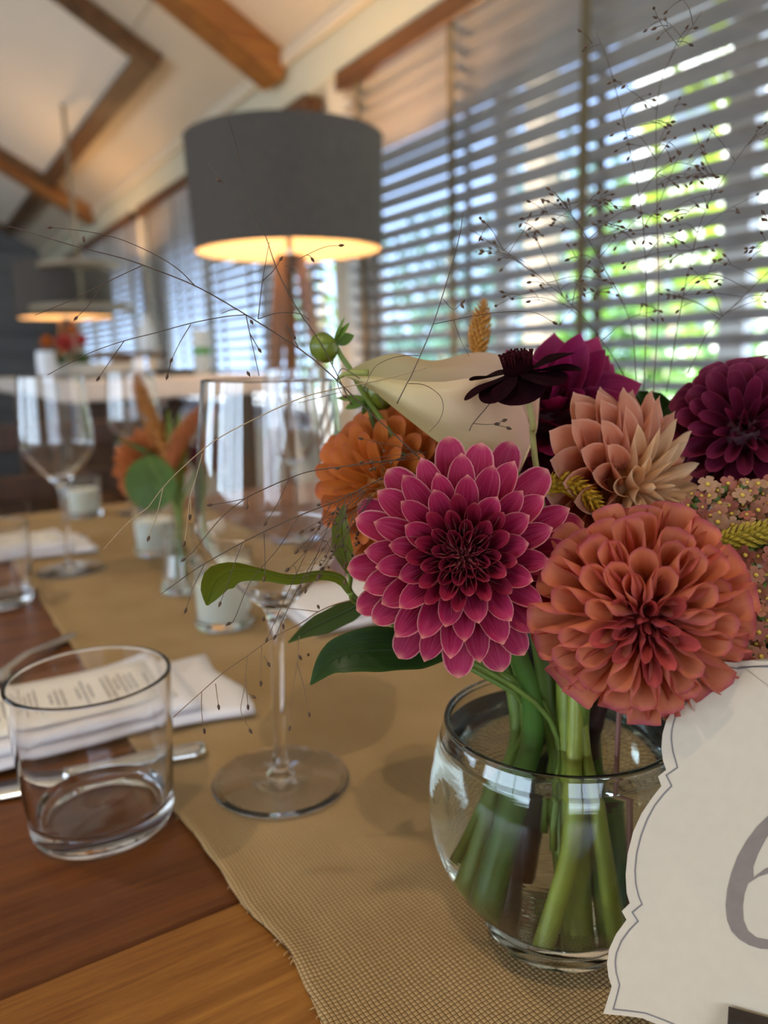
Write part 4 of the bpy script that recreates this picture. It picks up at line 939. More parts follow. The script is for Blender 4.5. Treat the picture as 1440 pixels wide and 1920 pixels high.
# --- green buds
bud_m = principled('green_bud', (.17, .22, .02), .35, var=.45, scale=90)
def bud(label, px, py, d, r, axis, sepals, stem_pts):
    c = at_d(px, py, d); Z = flower_axes(px, py, axis); t = thing('dahlia_bud', label, 'bud', c)
    m = MB(); m.ball(c, r, 20, 14, Z, (1, 1, .88)); part('bud_body', m, bud_m, t)
    X = np.cross(Z, UP); X /= np.linalg.norm(X); Y = np.cross(Z, X)
    for k in range(7):                                             # overlapping outer scales of the bud
        a = k*2*PI/7; rad = X*math.cos(a)+Y*math.sin(a); tg = np.cross(Z, rad); P = []
        for v in np.linspace(0, 1, 7):
            ph = PI*(.93-.62*v); P.append([c+(rad*math.cos(u*.42*math.sin(PI*(v*.8+.15)))+tg*math.sin(u*.42*math.sin(PI*(v*.8+.15))))*math.sin(ph)*r*1.03+Z*math.cos(ph)*r*.91*1.02 for u in np.linspace(-1, 1, 5)])
        part('scale', MB().grid(P), bud_m, t)
    for k, (ax_, L, wd) in enumerate(sepals):
        dv = flower_axes(px, py, ax_); b0 = c-Z*r*.8+dv*r*.15; sd = np.cross(dv, Z); sd /= np.linalg.norm(sd)+1e-9
        P = [[b0+dv*L*v+sd*wd*u*math.sin(PI*(.1+.9*v))**.8-Z*.25*L*v*v*.4 for u in np.linspace(-1, 1, 5)] for v in np.linspace(0, 1, 8)]
        part('sepal', MB().grid(P), sepal_m, t)
    part('stem', MB().tube(spline([c-Z*r*.85]+stem_pts, 24), [.0010, .0011, .0016], 8), green_stem, t)
bud('round green bud sticking out at the upper left, over the lamp legs', 606, 652, .318, .0062, (-.75, -.35, .3), [((.55, .75, .1), .009, .0018), ((.95, .35, .0), .0075, .0026), ((.35, .95, 0), .010, .0016), ((-.1, -.95, .2), .010, .0016), ((.3, -.8, .1), .006, .0014)],
    [at_d(640, 668, .318), at_d(662, 700, .318), at_d(680, 735, .320), at_d(760, 860, .325), VA+np.array([-.01, .01, .11]), VA+np.array([-.016, .024, .03])])
bud('green bud tucked under the left end of the calla lily', 712, 735, .326, .0075, (.6, .35, .3), [((-.95, .05, .1), .012, .002), ((-.85, -.35, .1), .009, .002), ((-.3, -.9, .2), .006, .002)],
    [at_d(690, 760, .330), at_d(740, 880, .332), VA+np.array([-.012, .012, .11]), VA+np.array([-.004, .03, .03])])

# --- leaves
def leaf(label, pts, widths, roll, mt, fold=.25, stem=None, wav=0., nu=9, nv=26):
    """midrib through pixel points with depth; width in metres; roll turns the blade about the midrib"""
    c = spline([at_d(*p) for p in pts], nv); tg = np.gradient(c, axis=0); tg /= np.linalg.norm(tg, axis=1)[:, None]; P = []
    for i in range(nv):
        v = i/(nv-1); w_ = interp(v, widths); vw = -(c[i]-CAM); vw /= np.linalg.norm(vw); s = np.cross(tg[i], vw); s /= np.linalg.norm(s); n = np.cross(s, tg[i])
        a = interp(v, roll); s2 = s*math.cos(a)+n*math.sin(a); n2 = -s*math.sin(a)+n*math.cos(a)
        P.append([c[i]+s2*w_*u+n2*(fold*w_*(abs(u)**1.5)+wav*w_*math.sin(9*v+2*u)*abs(u)) for u in np.linspace(-1, 1, nu)])
    t = thing('leaf_sprig', label, 'leaf', c[0]); part('blade', MB().grid(P), mt, t)
    m = MB(); m.tube([c[i]-np.cross(tg[i], tg[i])*0+0*c[i] for i in range(nv)], [.0005, .0004, .00012], 5); part('midrib', m, mt, t)
    if stem is not None: part('stalk', MB().tube(spline([c[0]]+stem, 20), [.0009, .0012], 7), green_stem, t)
    return t
lf1 = leaf_mat('mid_green_leaf', (.125, .15, .010)); lf2 = leaf_mat('dark_green_leaf', (.022, .050, .010), rough=.35); lf3 = leaf_mat('grey_green_leaf', (.075, .115, .03))
leaf('long curled green leaf arching over the votive, left of the pink dahlia', [(655, 1112, .275), (640, 1084, .275), (600, 1075, .274), (545, 1083, .273), (490, 1072, .272), (440, 1068, .272), (405, 1088, .273), (388, 1135, .275)],
     [(0, .0012), (.12, .0032), (.3, .0028), (.5, .0030), (.68, .0050), (.82, .0068), (.93, .0040), (1, .0004)], [(0, .9), (.3, 1.0), (.6, .9), (.8, .55), (1, .3)], lf1, .3, [at_d(700, 1150, .285), VA+np.array([-.012, -.004, .10]), VA+np.array([-.012, -.01, .05])], .10)
leaf('dark glossy green leaf under the pink dahlia at the left', [(850, 1222, .292), (800, 1222, .290), (740, 1218, .287), (670, 1222, .284), (620, 1240, .282), (582, 1284, .280)],
     [(0, .002), (.25, .0072), (.5, .0088), (.75, .0066), (.92, .0025), (1, .0003)], [(0, -.35), (1, -.25)], lf2, .15, [at_d(900, 1235, .30), VA+np.array([-.004, .002, .095]), VA+np.array([-.006, .0, .05])])
leaf('grey green leaf behind the left edge of the pink dahlia, pointing down left', [(700, 1120, .31), (660, 1140, .312), (620, 1160, .315), (575, 1182, .318), (540, 1205, .32)],
     [(0, .002), (.3, .0052), (.6, .0050), (.85, .002), (1, .0003)], [(0, .5), (1, .5)], lf3, .2, [at_d(760, 1140, .312), VA+np.array([-.012, .01, .10]), VA+np.array([-.010, .01, .06])])
leaf('narrow upright green leaf between the orange and pink dahlias', [(655, 1075, .30), (645, 1035, .30), (640, 990, .298), (645, 945, .297)],
     [(0, .001), (.35, .0042), (.7, .0034), (1, .0003)], [(0, .3), (1, .3)], lf1, .3, [at_d(690, 1140, .31), VA+np.array([-.010, .006, .10])])
for k, (pts, w_, lab) in enumerate((([(1205, 790, .345), (1190, 765, .346), (1172, 735, .347)], .0045, 'small dark green leaf left of three above the peach dahlia'), ([(1222, 795, .343), (1212, 760, .344), (1198, 733, .345)], .0050, 'small dark green leaf in the middle of three above the peach dahlia'), ([(1262, 800, .345), (1250, 768, .346), (1222, 735, .347)], .0042, 'small dark green leaf curling left, above the peach dahlia'), ([(1250, 800, .34), (1264, 775, .34), (1270, 742, .341)], .0040, 'small dark green leaf touching the burgundy dahlia'))):
    leaf(lab, pts, [(0, .001), (.5, w_), (.85, w_*.7), (1, .0003)], [(0, .3), (1, .2)], lf2, .3, [at_d(1225, 900, .335), VA+np.array([.014, .014, .10])])
leaf('pale green leaf tip sticking out behind the burgundy dahlia', [(1350, 700, .335), (1385, 690, .335), (1410, 675, .335), (1440, 665, .336)], [(0, .001), (.4, .0022), (1, .0002)], [(0, .3), (1, .3)], lf1, .3)

# --- celosia plumes: a spindle clothed in small pointed bracts
def celosia(label, pts, r, col, n, seed, stem=None):
    rr = random.Random(seed); c = spline([at_d(*p) for p in pts], 30); tg = np.gradient(c, axis=0); tg /= np.linalg.norm(tg, axis=1)[:, None]
    mt = principled('celosia_%d' % seed, col, .6, var=.35, scale=200); t = thing('celosia_plume', label, 'flower', c[0])
    part('spike', MB().tube(c, [r*.55, r*.6, r*.45, r*.12], 8), mt, t); m = MB()
    for i in range(n):
        q = i/n; k = q*28.99; j = int(k); p = c[j]+(c[j+1]-c[j])*(k-j); a = i*2.4; d = tg[j]; x = np.cross(d, [.2, .5, .8]); x /= np.linalg.norm(x); y = np.cross(d, x)
        rad = x*math.cos(a)+y*math.sin(a); sd = np.cross(d, rad); rq = r*interp(q, [(0, .75), (.3, 1), (.7, .8), (1, .25)]); L = rq*1.3; b0 = p+rad*rq*.45
        e = b0+(d*.75+rad*.75)*L; m.add([b0-sd*rq*.22, b0+(d*.45+rad*.45)*L-sd*rq*.26, e, b0+(d*.45+rad*.45)*L+sd*rq*.26, b0+sd*rq*.22, b0+(d*.3+rad*.55)*L], [(0, 1, 5), (1, 2, 5), (2, 3, 5), (3, 4, 5)])
    part('bracts', m, mt, t, False, kind='stuff')
    if stem: part('stem', MB().tube(spline([c[0]]+stem, 16), [.0012, .0014], 7), green_stem, t)
celosia('curved yellow celosia plume between the pink and salmon dahlias', [(1015, 925, .290), (1045, 907, .288), (1080, 915, .286), (1110, 938, .284), (1131, 962, .283)], .0037, (.62, .36, .012), 130, 1, [at_d(1010, 980, .295), VA+np.array([.004, .006, .10])])
celosia('yellow green celosia plume at the right edge among the yarrow', [(1345, 1018, .272), (1375, 1010, .270), (1410, 1003, .269), (1450, 992, .268), (1490, 985, .268)], .0036, (.50, .38, .03), 140, 2, [at_d(1330, 1080, .28), VA+np.array([.020, .0, .10])])
celosia('orange celosia plume standing up behind the magenta dahlia', [(896, 665, .34), (898, 635, .34), (902, 600, .34), (908, 562, .34)], .0040, (.55, .22, .02), 150, 3, [at_d(905, 760, .34), VA+np.array([-.004, .02, .10])])

# --- yarrow: flat heads of small five petalled florets
ya = [petal_mat('yarrow_petal_%d' % i, [(0, c), (1, c)], tuple(min(1, x*1.3) for x in c), .4, None, .3, .2, tuple(min(1, x*1.2) for x in c)) for i, c in enumerate(((.42, .18, .11), (.46, .26, .16), (.42, .14, .10)))]
yeye = principled('yarrow_eye', (.62, .42, .06), .6); ygreen = principled('yarrow_green', (.10, .15, .03), .55, var=.3, scale=100)
def floret_mesh(mt, n=5):
    m = MB()
    for k in range(n):
        a = k*2*PI/n; c, s = math.cos(a), math.sin(a); P = []
        for v, w_, z in ((.15, .12, 0), (.5, .36, .10), (.8, .40, .10), (1.0, .22, .03)):
            P.append([(c*v-s*w_*u, s*v+c*w_*u, z+.12*abs(u)*w_) for u in (-1, 0, 1)])
        m.grid(P)
    return m
def yarrow(label, spots, ax, seed, stem):
    rr = random.Random(seed); c = at_d(*spots[0]); t = thing('yarrow_head', label, 'flower', c); fm = [floret_mesh(y).mesh('floret', y) for y in ya]; em_ = MB(); em_.ball((0, 0, .12), .24, 8, 5, None, (1, 1, .8)); eye = em_.mesh('floret_eye', yeye)
    st_ = MB(); gb = MB()
    for (px, py, d) in spots:
        Z = flower_axes(px, py, (ax[0]+rr.uniform(-.9, .9), ax[1]+rr.uniform(-.8, .8), ax[2])); X = np.cross(Z, [.1, .8, .3]); X /= np.linalg.norm(X); Y = np.cross(Z, X); p = at_d(px, py, d); s = rr.uniform(.0025, .0037)
        a = rr.random()*6; X2 = X*math.cos(a)+Y*math.sin(a); Y2 = np.cross(Z, X2); Mx = rigid(X2, Y2, Z, p, (s, s, s))
        f = link('floret', rr.choice(fm), t, Mx)
        st_.tube(spline([p, p-Z*.006, stem[0]+(p-stem[0])*.35], 6), [.0006, .0008], 5)
        gb.ball(p-Z*.0022, .0017, 7, 5, Z, (1, 1, 1.3))
        e = link('floret_eye', eye, t, Mx)
    part('stalks', st_, ygreen, t, kind='stuff'); part('green_cups', gb, ygreen, t, kind='stuff'); part('stem', MB().tube(spline([stem[0]]+stem[1:], 16), [.0013, .0016], 7), ygreen, t)
rr = random.Random(2)
def scatter(poly_fn, n, dmin): 
    out = []; k = 0
    while len(out) < n and k < 6000:
        k += 1; p = poly_fn()
        if all((p[0]-q[0])**2+(p[1]-q[1])**2 > dmin*dmin for q in out): out.append(p)
    return out
def reg1():
    x = rr.uniform(1285, 1475); y = rr.uniform(905, 1010); return (x, y+max(0, 1330-x)*.4, .285-.00012*(y-905)+rr.uniform(-.003, .003))
def reg2():
    y = rr.uniform(1035, 1235); x = rr.uniform(1345+max(0, (y-1100)*.25), 1475); return (x, y, .270-.00006*(y-1035)+rr.uniform(-.003, .003))
yarrow('dusty peach yarrow head at the right, below the burgundy dahlia', scatter(reg1, 54, 16), (.0, .55, .8), 3, [at_d(1400, 1060, .292), at_d(1330, 1180, .30), VA+np.array([.018, .006, .10]), VA+np.array([.02, .01, .03])])
yarrow('salmon pink yarrow head at the right edge, just above the number card', scatter(reg2, 48, 18), (.15, .2, .95), 4, [at_d(1400, 1140, .285), at_d(1330, 1220, .295), VA+np.array([.020, .0, .10]), VA+np.array([.022, .0, .03])])

# --- extra stems standing in the water, as the photograph shows them through the glass
def loose_stem(label, p, r, mt):
    t = thing('flower_stem', label, 'stem', VA+np.array(p[-1])); part('stem', MB().tube(spline([VA+np.array(q) for q in p], 20), r, 12), mt, t)
def vp(px, z, dy): 
    """a point in the vase: sideways offset seen at pixel column px at height z, depth offset dy (positive is away)"""
    k = (px-1047)*.32/F*.78; ri = np.array([math.cos(HEAD), -math.sin(HEAD), 0]); fo = np.array([math.sin(HEAD), math.cos(HEAD), 0]); q = ri*k+fo*dy; return (q[0], q[1], z)
loose_stem('dark purple stem standing behind the left green stem', [vp(1000, .128, .012), vp(985, .09, .014), vp(978, .05, .012), vp(972, .015, .006)], [.0042, .0044], purple_stem)
loose_stem('bright green stem leaning to the lower left of the vase', [vp(1072, .125, -.006), vp(1058, .085, -.016), vp(1038, .05, -.021), vp(990, .013, -.018)], [.0030, .0032, .0034], principled('bright_stem', (.36, .42, .05), .4, var=.3, scale=50))
loose_stem('thick pale green stem in the middle of the vase', [vp(1055, .13, .0), vp(1056, .09, -.008), vp(1060, .05, -.012), vp(1068, .013, -.010)], [.0044, .0046, .0046], principled('pale_stem', (.28, .36, .05), .4, var=.3, scale=50))
loose_stem('pale green stem leaning to the lower right of the vase', [vp(1075, .125, -.004), vp(1085, .085, -.014), vp(1105, .045, -.020), vp(1132, .013, -.014)], [.0020, .0025, .0030], principled('lime_stem', (.36, .42, .06), .4, var=.3, scale=50))
loose_stem('green leafy stem at the right side of the vase', [vp(1100, .125, .010), vp(1130, .09, .012), vp(1142, .05, .012), vp(1150, .016, .006)], [.0038, .0046, .0044], dark_green_stem)
loose_stem('thin reddish stem at the right side of the vase', [vp(1165, .128, -.012), vp(1155, .09, -.016), vp(1150, .06, -.018), vp(1148, .030, -.018)], .0010, pink_stem)

# ------------------------------------------------------------------ table number card
pn = frame_at(1330, 1560)[2].copy(); pn[2] *= .15; pn /= np.linalg.norm(pn); pn = pn+np.array([0, 0, .10]); pn /= np.linalg.norm(pn)
P0 = at_d(1320, 1600, .243)
def on_card(x, y, h=0.):
    r = ray(x, y); return CAM+r*(((P0-CAM)@pn)/(r@pn))+pn*h
card = thing('number_card', 'ivory scalloped table number card reading 6, propped beside the vase', 'card', on_card(1440, 1900))
L8 = lambda pts: [(780+x/2.18, 1200+y/2.18) for x, y in pts]
L9 = lambda pts: [(1120+x/2.743, 1220+y/2.743) for x, y in pts]
left = [(1312, 1239), (1307, 1262), (1299, 1290), (1282, 1310), (1262, 1330), (1249, 1352), (1242, 1376), (1240, 1402), (1243, 1425), (1249, 1444), (1234, 1456), (1240, 1474), (1222, 1497), (1203, 1525), (1187, 1560), (1177, 1600), (1173, 1640), (1175, 1675), (1181, 1694), (1166, 1709), (1175, 1725), (1155, 1752), (1142, 1780), (1138, 1808), (1141, 1832), (1147, 1850), (1139, 1875), (1131, 1901), (1165, 1904), (1204, 1909), (1230, 1920), (1262, 1936), (1300, 1946)]
top = [(1440, 1236), (1412, 1238), (1386, 1243), (1350, 1240)]
inner = L9([(878, 77), (800, 81), (725, 92), (640, 78), (538, 65), (525, 105), (510, 165), (490, 230), (430, 300), (400, 345), (384, 400), (380, 450), (388, 515), (412, 600), (355, 640), (382, 695), (340, 738), (295, 795), (255, 870), (225, 950), (203, 1040), (194, 1130), (198, 1200), (213, 1262), (230, 1303), (180, 1345), (210, 1390), (165, 1435), (125, 1490), (98, 1555), (92, 1600), (97, 1655), (115, 1718), (98, 1785), (82, 1843), (165, 1852), (250, 1863), (320, 1890), (395, 1920), (480, 1960)])
CXm = 1452.
e1 = on_card(CXm, 1500); exd = on_card(CXm+10, 1500)-e1; exd -= pn*(exd@pn); exd /= np.linalg.norm(exd); eyd = np.cross(pn, exd)
def to2(p): q = p-e1; return np.array([q@exd, q@eyd])
def to3(q, h): return e1+exd*q[0]+eyd*q[1]+pn*h
l2 = [to2(on_card(*p)) for p in top+left]
out2 = l2+[np.array([-q[0], q[1]]) for q in l2[::-1]]
bm = bmesh.new(); vs = [bm.verts.new(to3(q, 0)) for q in out2]; f = bm.faces.new(vs); r = bmesh.ops.extrude_face_region(bm, geom=[f])
for v in [g for g in r['geom'] if isinstance(g, bmesh.types.BMVert)]: v.co -= Vector(pn*.0006)
bmesh.ops.recalc_face_normals(bm, faces=bm.faces); bmesh.ops.triangulate(bm, faces=[q for q in bm.faces if len(q.verts) > 4]); bm.verts.index_update()
m = MB(); m.add([v.co[:] for v in bm.verts], [[v.index for v in q.verts] for q in bm.faces]); bm.free()
part('card_stock', m, principled('ivory_card', (.62, .53, .405), .55, var=.04, scale=250, bump=.00005), card, False)
def ribbon(pts2, wd, h):
    m = MB(); p = np.array(pts2); n = len(p); V = []
    for i in range(n):
        a = p[max(i-1, 0)]; b = p[min(i+1, n-1)]; d0 = p[i]-a if i else b-p[i]; d1 = b-p[i] if i < n-1 else d0
        d0 = d0/np.linalg.norm(d0); d1 = d1/np.linalg.norm(d1); t_ = d0+d1; t_ /= np.linalg.norm(t_)+1e-9; nn_ = np.array([-t_[1], t_[0]]); sc_ = 1/max(.45, abs(nn_@np.array([-d0[1], d0[0]])))
        V.append([to3(p[i]+nn_*wd*.5*sc_, h), to3(p[i]-nn_*wd*.5*sc_, h)])
    return m.grid(V)
ingrey = principled('card_ink', (.21, .185, .18), .5)
in2 = [to2(on_card(*p)) for p in inner]
part('border_line', ribbon(in2, .00046, .00015), ingrey, card, False, 'thin grey border line')
part('border_line', ribbon([np.array([-q[0], q[1]]) for q in in2], .00046, .00015), ingrey, card, False, 'thin grey border line')
o6 = L9([(1130, 700), (1075, 712), (1010, 745), (940, 795), (878, 848), (820, 905), (768, 975), (722, 1055), (690, 1140), (669, 1225), (660, 1310), (668, 1385), (690, 1440), (730, 1483), (780, 1513), (840, 1532), (910, 1534), (985, 1510), (1050, 1455), (1090, 1380), (1105, 1300), (1095, 1215), (1060, 1150), (1010, 1110), (945, 1095), (900, 1105), (860, 1122), (803, 1165)])
i6a = L9([(803, 1165), (802, 1110), (828, 1040), (868, 965), (920, 895), (985, 825), (1060, 765), (1138, 722)])
hole6 = L9([(775, 1195), (830, 1160), (890, 1142), (940, 1150), (980, 1190), (1002, 1250), (1000, 1320), (980, 1395), (940, 1455), (880, 1485), (820, 1475), (775, 1440), (752, 1385), (748, 1310), (757, 1245)])
def six():
    bm = bmesh.new(); ed_ = []
    for loop in (o6+i6a[1:], hole6):
        vv = [bm.verts.new(to3(to2(on_card(*p)), .0002)) for p in loop]; ed_ += [bm.edges.new((vv[i], vv[(i+1) % len(vv)])) for i in range(len(vv))]
    bmesh.ops.triangle_fill(bm, use_beauty=True, use_dissolve=False, edges=ed_, normal=Vector(pn)); bm.verts.index_update()
    m = MB(); m.add([v.co[:] for v in bm.verts], [[v.index for v in q.verts] for q in bm.faces]); bm.free(); return m
part('numeral_6', six(), principled('card_taupe_ink', (.25, .20, .17), .45, var=.12, scale=300), card, False, 'large taupe italic numeral 6')
# dark holder gripping the card
hold = thing('card_holder', 'dark bronze moulded holder gripping the foot of the number card', 'holder', at_z(1470, 1960, RZ))
hb = on_card(1366, 1880); hy = np.array([pn[0], pn[1], 0]); hy /= np.linalg.norm(hy); hx = np.array([-hy[1], hy[0], 0])
if hx@exd < 0: hx = -hx
def bar(prof, x0, x1):
    m = MB(); m.grid([[hb+hx*x+hy*a+np.array([0, 0, b]) for a, b in prof] for x in (x0, x1)], True); n = len(prof); m.f += [tuple(range(n-1, -1, -1)), tuple(range(n, 2*n))]; return m
zt_ = hb[2]-RZ
part('front_lip', bar([(.0015, 0), (.0055, -.0008), (.0066, -.0022), (.0058, -.0034), (.0066, -.0046), (.0085, -.0058), (.0085, -.0095), (.0015, -.0095)], 0, .034), darkmetal_m, hold, False)
part('back_lip', bar([(-.0016, .004), (-.0045, .003), (-.0050, -.0095), (-.0016, -.0095)], .002, .032), darkmetal_m, hold, False)
part('base', bar([(-.016, -zt_+.004), (-.012, -.0096), (.010, -.0096), (.015, -zt_+.004), (.015, -zt_+.0004), (-.016, -zt_+.0004)], .004, .030), darkmetal_m, hold, False)

# ------------------------------------------------------------------ bud vase posy on the runner, far bouquet on the white table
bp = at_z(345, 1108, RZ)
bv = thing('bud_vase', 'small clear glass bud vase holding the orange posy on the runner', 'vase', (bp[0], bp[1], RZ))
pr = [(.0004, .001), (.020, .0004), (.0235, .002), (.0235, .007), (.0215, .020), (.017, .042), (.0155, .060), (.0165, .072), (.0160, .0728), (.0150, .072), (.0140, .060), (.0155, .042), (.0195, .020), (.021, .010), (.015, .0075), (.0004, .0070)]
link('glass_body', MB().glass(pr, 48).mesh('glass_body', vglass_m, True, True), bv, Matrix.Translation((bp[0], bp[1], RZ)))
BD = (bp-CAM)@FW; BV = np.array([bp[0], bp[1], RZ])
rust = petal_mat('rust_petal', [(0, (.45, .13, .03)), (1, (.52, .17, .06))], (.6, .25, .12), .3, None, .3, .2, (.6, .25, .1))
rm = [mk('petal', rust, k0=1.4, k1=1.1, bend=.4, bend2=.2, wide=.6, base=.5, nu=7, nv=8), mk('petal', rust, k0=.9, k1=.7, bend=.4, bend2=-.3, wide=.6, base=.45, nu=7, nv=8)]
g_, h_ = ball_tabs(math.radians(115), .9, -.1)
def posy_flower(label, px, py, d, ax, R, n, meshes, core, foot, sm=green_stem):
    return dahlia(label, px, py, d, ax, R, n, meshes, g_, h_, [(0, .12), (.3, .22), (1, .30)], lambda q: (.05+.1*q, .05-.45*q), .4, n, (.38, .36, -.1, core), None, .15, None, 'garden_flower')
t, c, Z = posy_flower('blurred rust orange ball flower behind the round green leaf', 278, 872, BD+.02, (-.5, .1, .85), .044, 66, rm, sal_core, None)
part('stem', MB().tube(spline([c-Z*.01, BV+np.array([0, 0, .085]), BV+np.array([-.006, .003, .012])], 12), .0018, 7), green_stem, t)
t, c, Z = posy_flower('dark plum flower at the right of the orange posy', 392, 850, BD+.01, (.5, .2, .8), .020, 34, [um[1], um[2]], bur_core, None)
part('stem', MB().tube(spline([c-Z*.006, BV+np.array([0.002, 0, .085]), BV+np.array([.004, .003, .012])], 12), .0014, 7), green_stem, t)
def round_leaf(label, px, py, d, ax, r, mt):
    c = at_d(px, py, d); Z = flower_axes(px, py, ax); X = np.cross(Z, [0, 0, 1.]); X /= np.linalg.norm(X); Y = np.cross(Z, X)
    t = thing('round_leaf', label, 'leaf', c); P = [[c+(X*math.cos(a)*.92+Y*math.sin(a))*r*q+Z*r*.12*q*q*math.cos(2*a) for a in np.linspace(0, 2*PI, 28, endpoint=False)] for q in (.02, .35, .7, 1)]
    part('blade', MB().grid(P, True), mt, t); part('stalk', MB().tube(spline([c-Y*r*.9, BV+np.array([0, 0, .08]), BV+np.array([0, 0, .03])], 12), .0011, 6), green_stem, t)
gl = leaf_mat('posy_leaf', (.085, .15, .035))
round_leaf('round green leaf at the front of the orange posy', 283, 905, BD-.02, (-.1, .1, 1), .0285, gl)
celosia('upright orange celosia plume at the left of the posy', [(330, 905, BD), (290, 800, BD), (265, 740, BD), (255, 700, BD)], .0085, (.46, .17, .02), 160, 7, [BV+np.array([0, 0, .03])])
celosia('orange celosia plume leaning right over the posy', [(318, 880, BD-.01), (335, 830, BD-.01), (358, 795, BD-.01), (378, 762, BD-.01)], .0085, (.50, .14, .03), 160, 8, [BV+np.array([.003, 0, .03])])
for k, (x, y, w_) in enumerate(((315, 765, .006), (335, 770, .006), (300, 800, .005), (350, 800, .006))):
    q = [(330+4*k, 930, BD), ((330+x)/2, 860, BD), (x, y, BD)]
    leaf(('slim green blade pointing up left of the posy middle', 'tallest slim green blade in the middle of the posy', 'short slim green blade at the left of the posy', 'slim green blade at the right of the posy')[k], q, [(0, .001), (.6, w_), (1, .0004)], [(0, .2), (1, .2)], leaf_mat('posy_blade_%d' % k, (.17, .22, .03)), .3, [BV+np.array([0, .002*k, .03])])
leaf('long thin green blade reaching left from the posy', [(340, 900, BD), (280, 850, BD), (215, 820, BD)], [(0, .001), (.5, .004), (1, .0004)], [(0, .4), (1, .4)], gl, .3, [BV+np.array([0, 0, .03])])
# far orange bouquet in the stone bowl
FD = (np.array([bw_[0], bw_[1], HT])-CAM)@FW
redm = petal_mat('coral_petal', [(0, (.45, .04, .03)), (1, (.58, .10, .08))], (.62, .18, .14), .3, None, .3, .1); rd = [mk('petal', redm, k0=1.3, k1=1.0, bend=.4, bend2=-.2, wide=.6, base=.5, nu=5, nv=6)]
orm = [mk('petal', ora, k0=1.3, k1=1.0, bend=.4, bend2=-.2, wide=.6, base=.5, nu=5, nv=6)]
for px, py, R, ms, lab in ((121, 643, .030, rd, 'blurred coral red flower in the middle of the far bouquet'), (88, 640, .022, orm, 'blurred orange flower at the left of the far bouquet'), (152, 637, .020, rd, 'blurred red flower at the right of the far bouquet'), (135, 618, .018, orm, 'blurred rust flower at the top of the far bouquet')):
    t, c, Z = posy_flower(lab, px, py, FD, (-.1, .3, .9), R, 30+int(R*100), ms, sal_core, None)
    part('stem', MB().tube(spline([c-Z*.008, np.array([bw_[0], bw_[1], HT+.02])], 8), .002, 6), green_stem, t)
for k, (a, b) in enumerate((((140, 690), (165, 665)), ((120, 690), (112, 668)), ((150, 695), (178, 685)))):
    leaf(('dark leaf at the right of the far bouquet', 'dark leaf under the middle of the far bouquet', 'low dark leaf at the far right of the far bouquet')[k], [(*a, FD), ((a[0]+b[0])/2, (a[1]+b[1])/2-4, FD), (*b, FD)], [(0, .002), (.5, .02), (1, .002)], [(0, .2), (1, .2)], lf2, .3, [np.array([bw_[0], bw_[1], HT+.02])])

# ------------------------------------------------------------------ airy grass sprays with dark seeds
grass_m = principled('grass_stalk', (.085, .05, .03), .6); grass_pale = principled('pale_grass_stalk', (.42, .31, .17), .6); seed_m = principled('grass_seed', (.050, .022, .012), .55, var=.5, scale=300, col2=(.12, .06, .025))
def seed_at(m, p, d, s=1.):
    d = np.asarray(d, float); d /= np.linalg.norm(d)+1e-12; L = .0011*s; r = .00056*s
    a = np.cross(d, [.3, .5, .8]); a /= np.linalg.norm(a); b = np.cross(d, a)
    m.grid([[p+d*L*q+(a*math.cos(t)+b*math.sin(t))*r*w_ for t in np.linspace(0, 2*PI, 6, endpoint=False)] for q, w_ in ((-1, .15), (-.5, .85), (0, 1), (.5, .65), (1.05, .05))], True)
def spray(label, lines, rstem=.00022, seeds=(), mt=None):
    """lines: lists of (px, py, depth) ; True as the last entry ends the line in a seed"""
    t = thing('grass_spray', label, 'grass stalk', at_d(*[v for v in lines[0] if v is not True][0])); sd = MB(); br = MB()
    for k, ln in enumerate(lines):
        end = ln[-1] is True; pts = [at_d(*p) for p in ln if p is not True]; c = spline(pts, max(8, 6*len(pts)))
        if k == 0: part('stalk', MB().tube(c, [rstem, rstem*.9, rstem*.6], 5), mt or grass_m, t)
        else: br.tube(c, [rstem*.7, rstem*.45], 4)
        if end: seed_at(sd, c[-1], c[-1]-c[-2])
    for p in seeds: seed_at(sd, at_d(*p[:3]), (rnd.uniform(-1, 1), rnd.uniform(-1, 1), -1.2))
    if br.v: part('branches', br, mt or grass_m, t, kind='stuff')
    if sd.v: part('seeds', sd, seed_m, t, kind='stuff')
    return t
D = lambda pts, d0, d1=None: [(*p, d0+((d1 or d0)-d0)*i/max(1, len(pts)-1)) if p is not True else True for i, p in enumerate(pts)]
spray('longest grass stalk reaching to the upper left corner over the far lamp', [
    D([(820, 890), (740, 815), (690, 770), (620, 702), (560, 653), (461, 590), (366, 536), (268, 497), (218, 481), (136, 460), (35, 429), (15, 425)], .285, .255),
    D([(366, 536), (334, 505), (288, 476), (218, 446), (156, 433), (92, 426), True], .264, .258), D([(268, 497), (202, 528), (167, 546), (124, 567), (66, 591)], .262),
    D([(192, 534), (167, 571), (142, 597), True], .262), D([(461, 590), (420, 594), (358, 606), (292, 624), (233, 639), (175, 659), (128, 682), (89, 703)], .268, .26),
    D([(233, 639), (210, 672), (184, 710), True], .262), D([(358, 608), (338, 641), (321, 676), True], .264), D([(321, 676), (313, 707), True], .264), D([(461, 590), (470, 633), (486, 705)], .268),
    D([(468, 625), (478, 642), (487, 657), True], .268), D([(484, 598), (492, 528), (505, 454)], .268), D([(493, 526), (512, 508), (527, 485), True], .268), D([(484, 598), (520, 587), (560, 588), (580, 600)], .27),
    D([(461, 590), (440, 580), (415, 588)], .268), D([(560, 653), (538, 610), (552, 632), True], .27)], .00027, [(157, 449, .26), (472, 604, .268), (466, 701, .268), (410, 337, .262)])
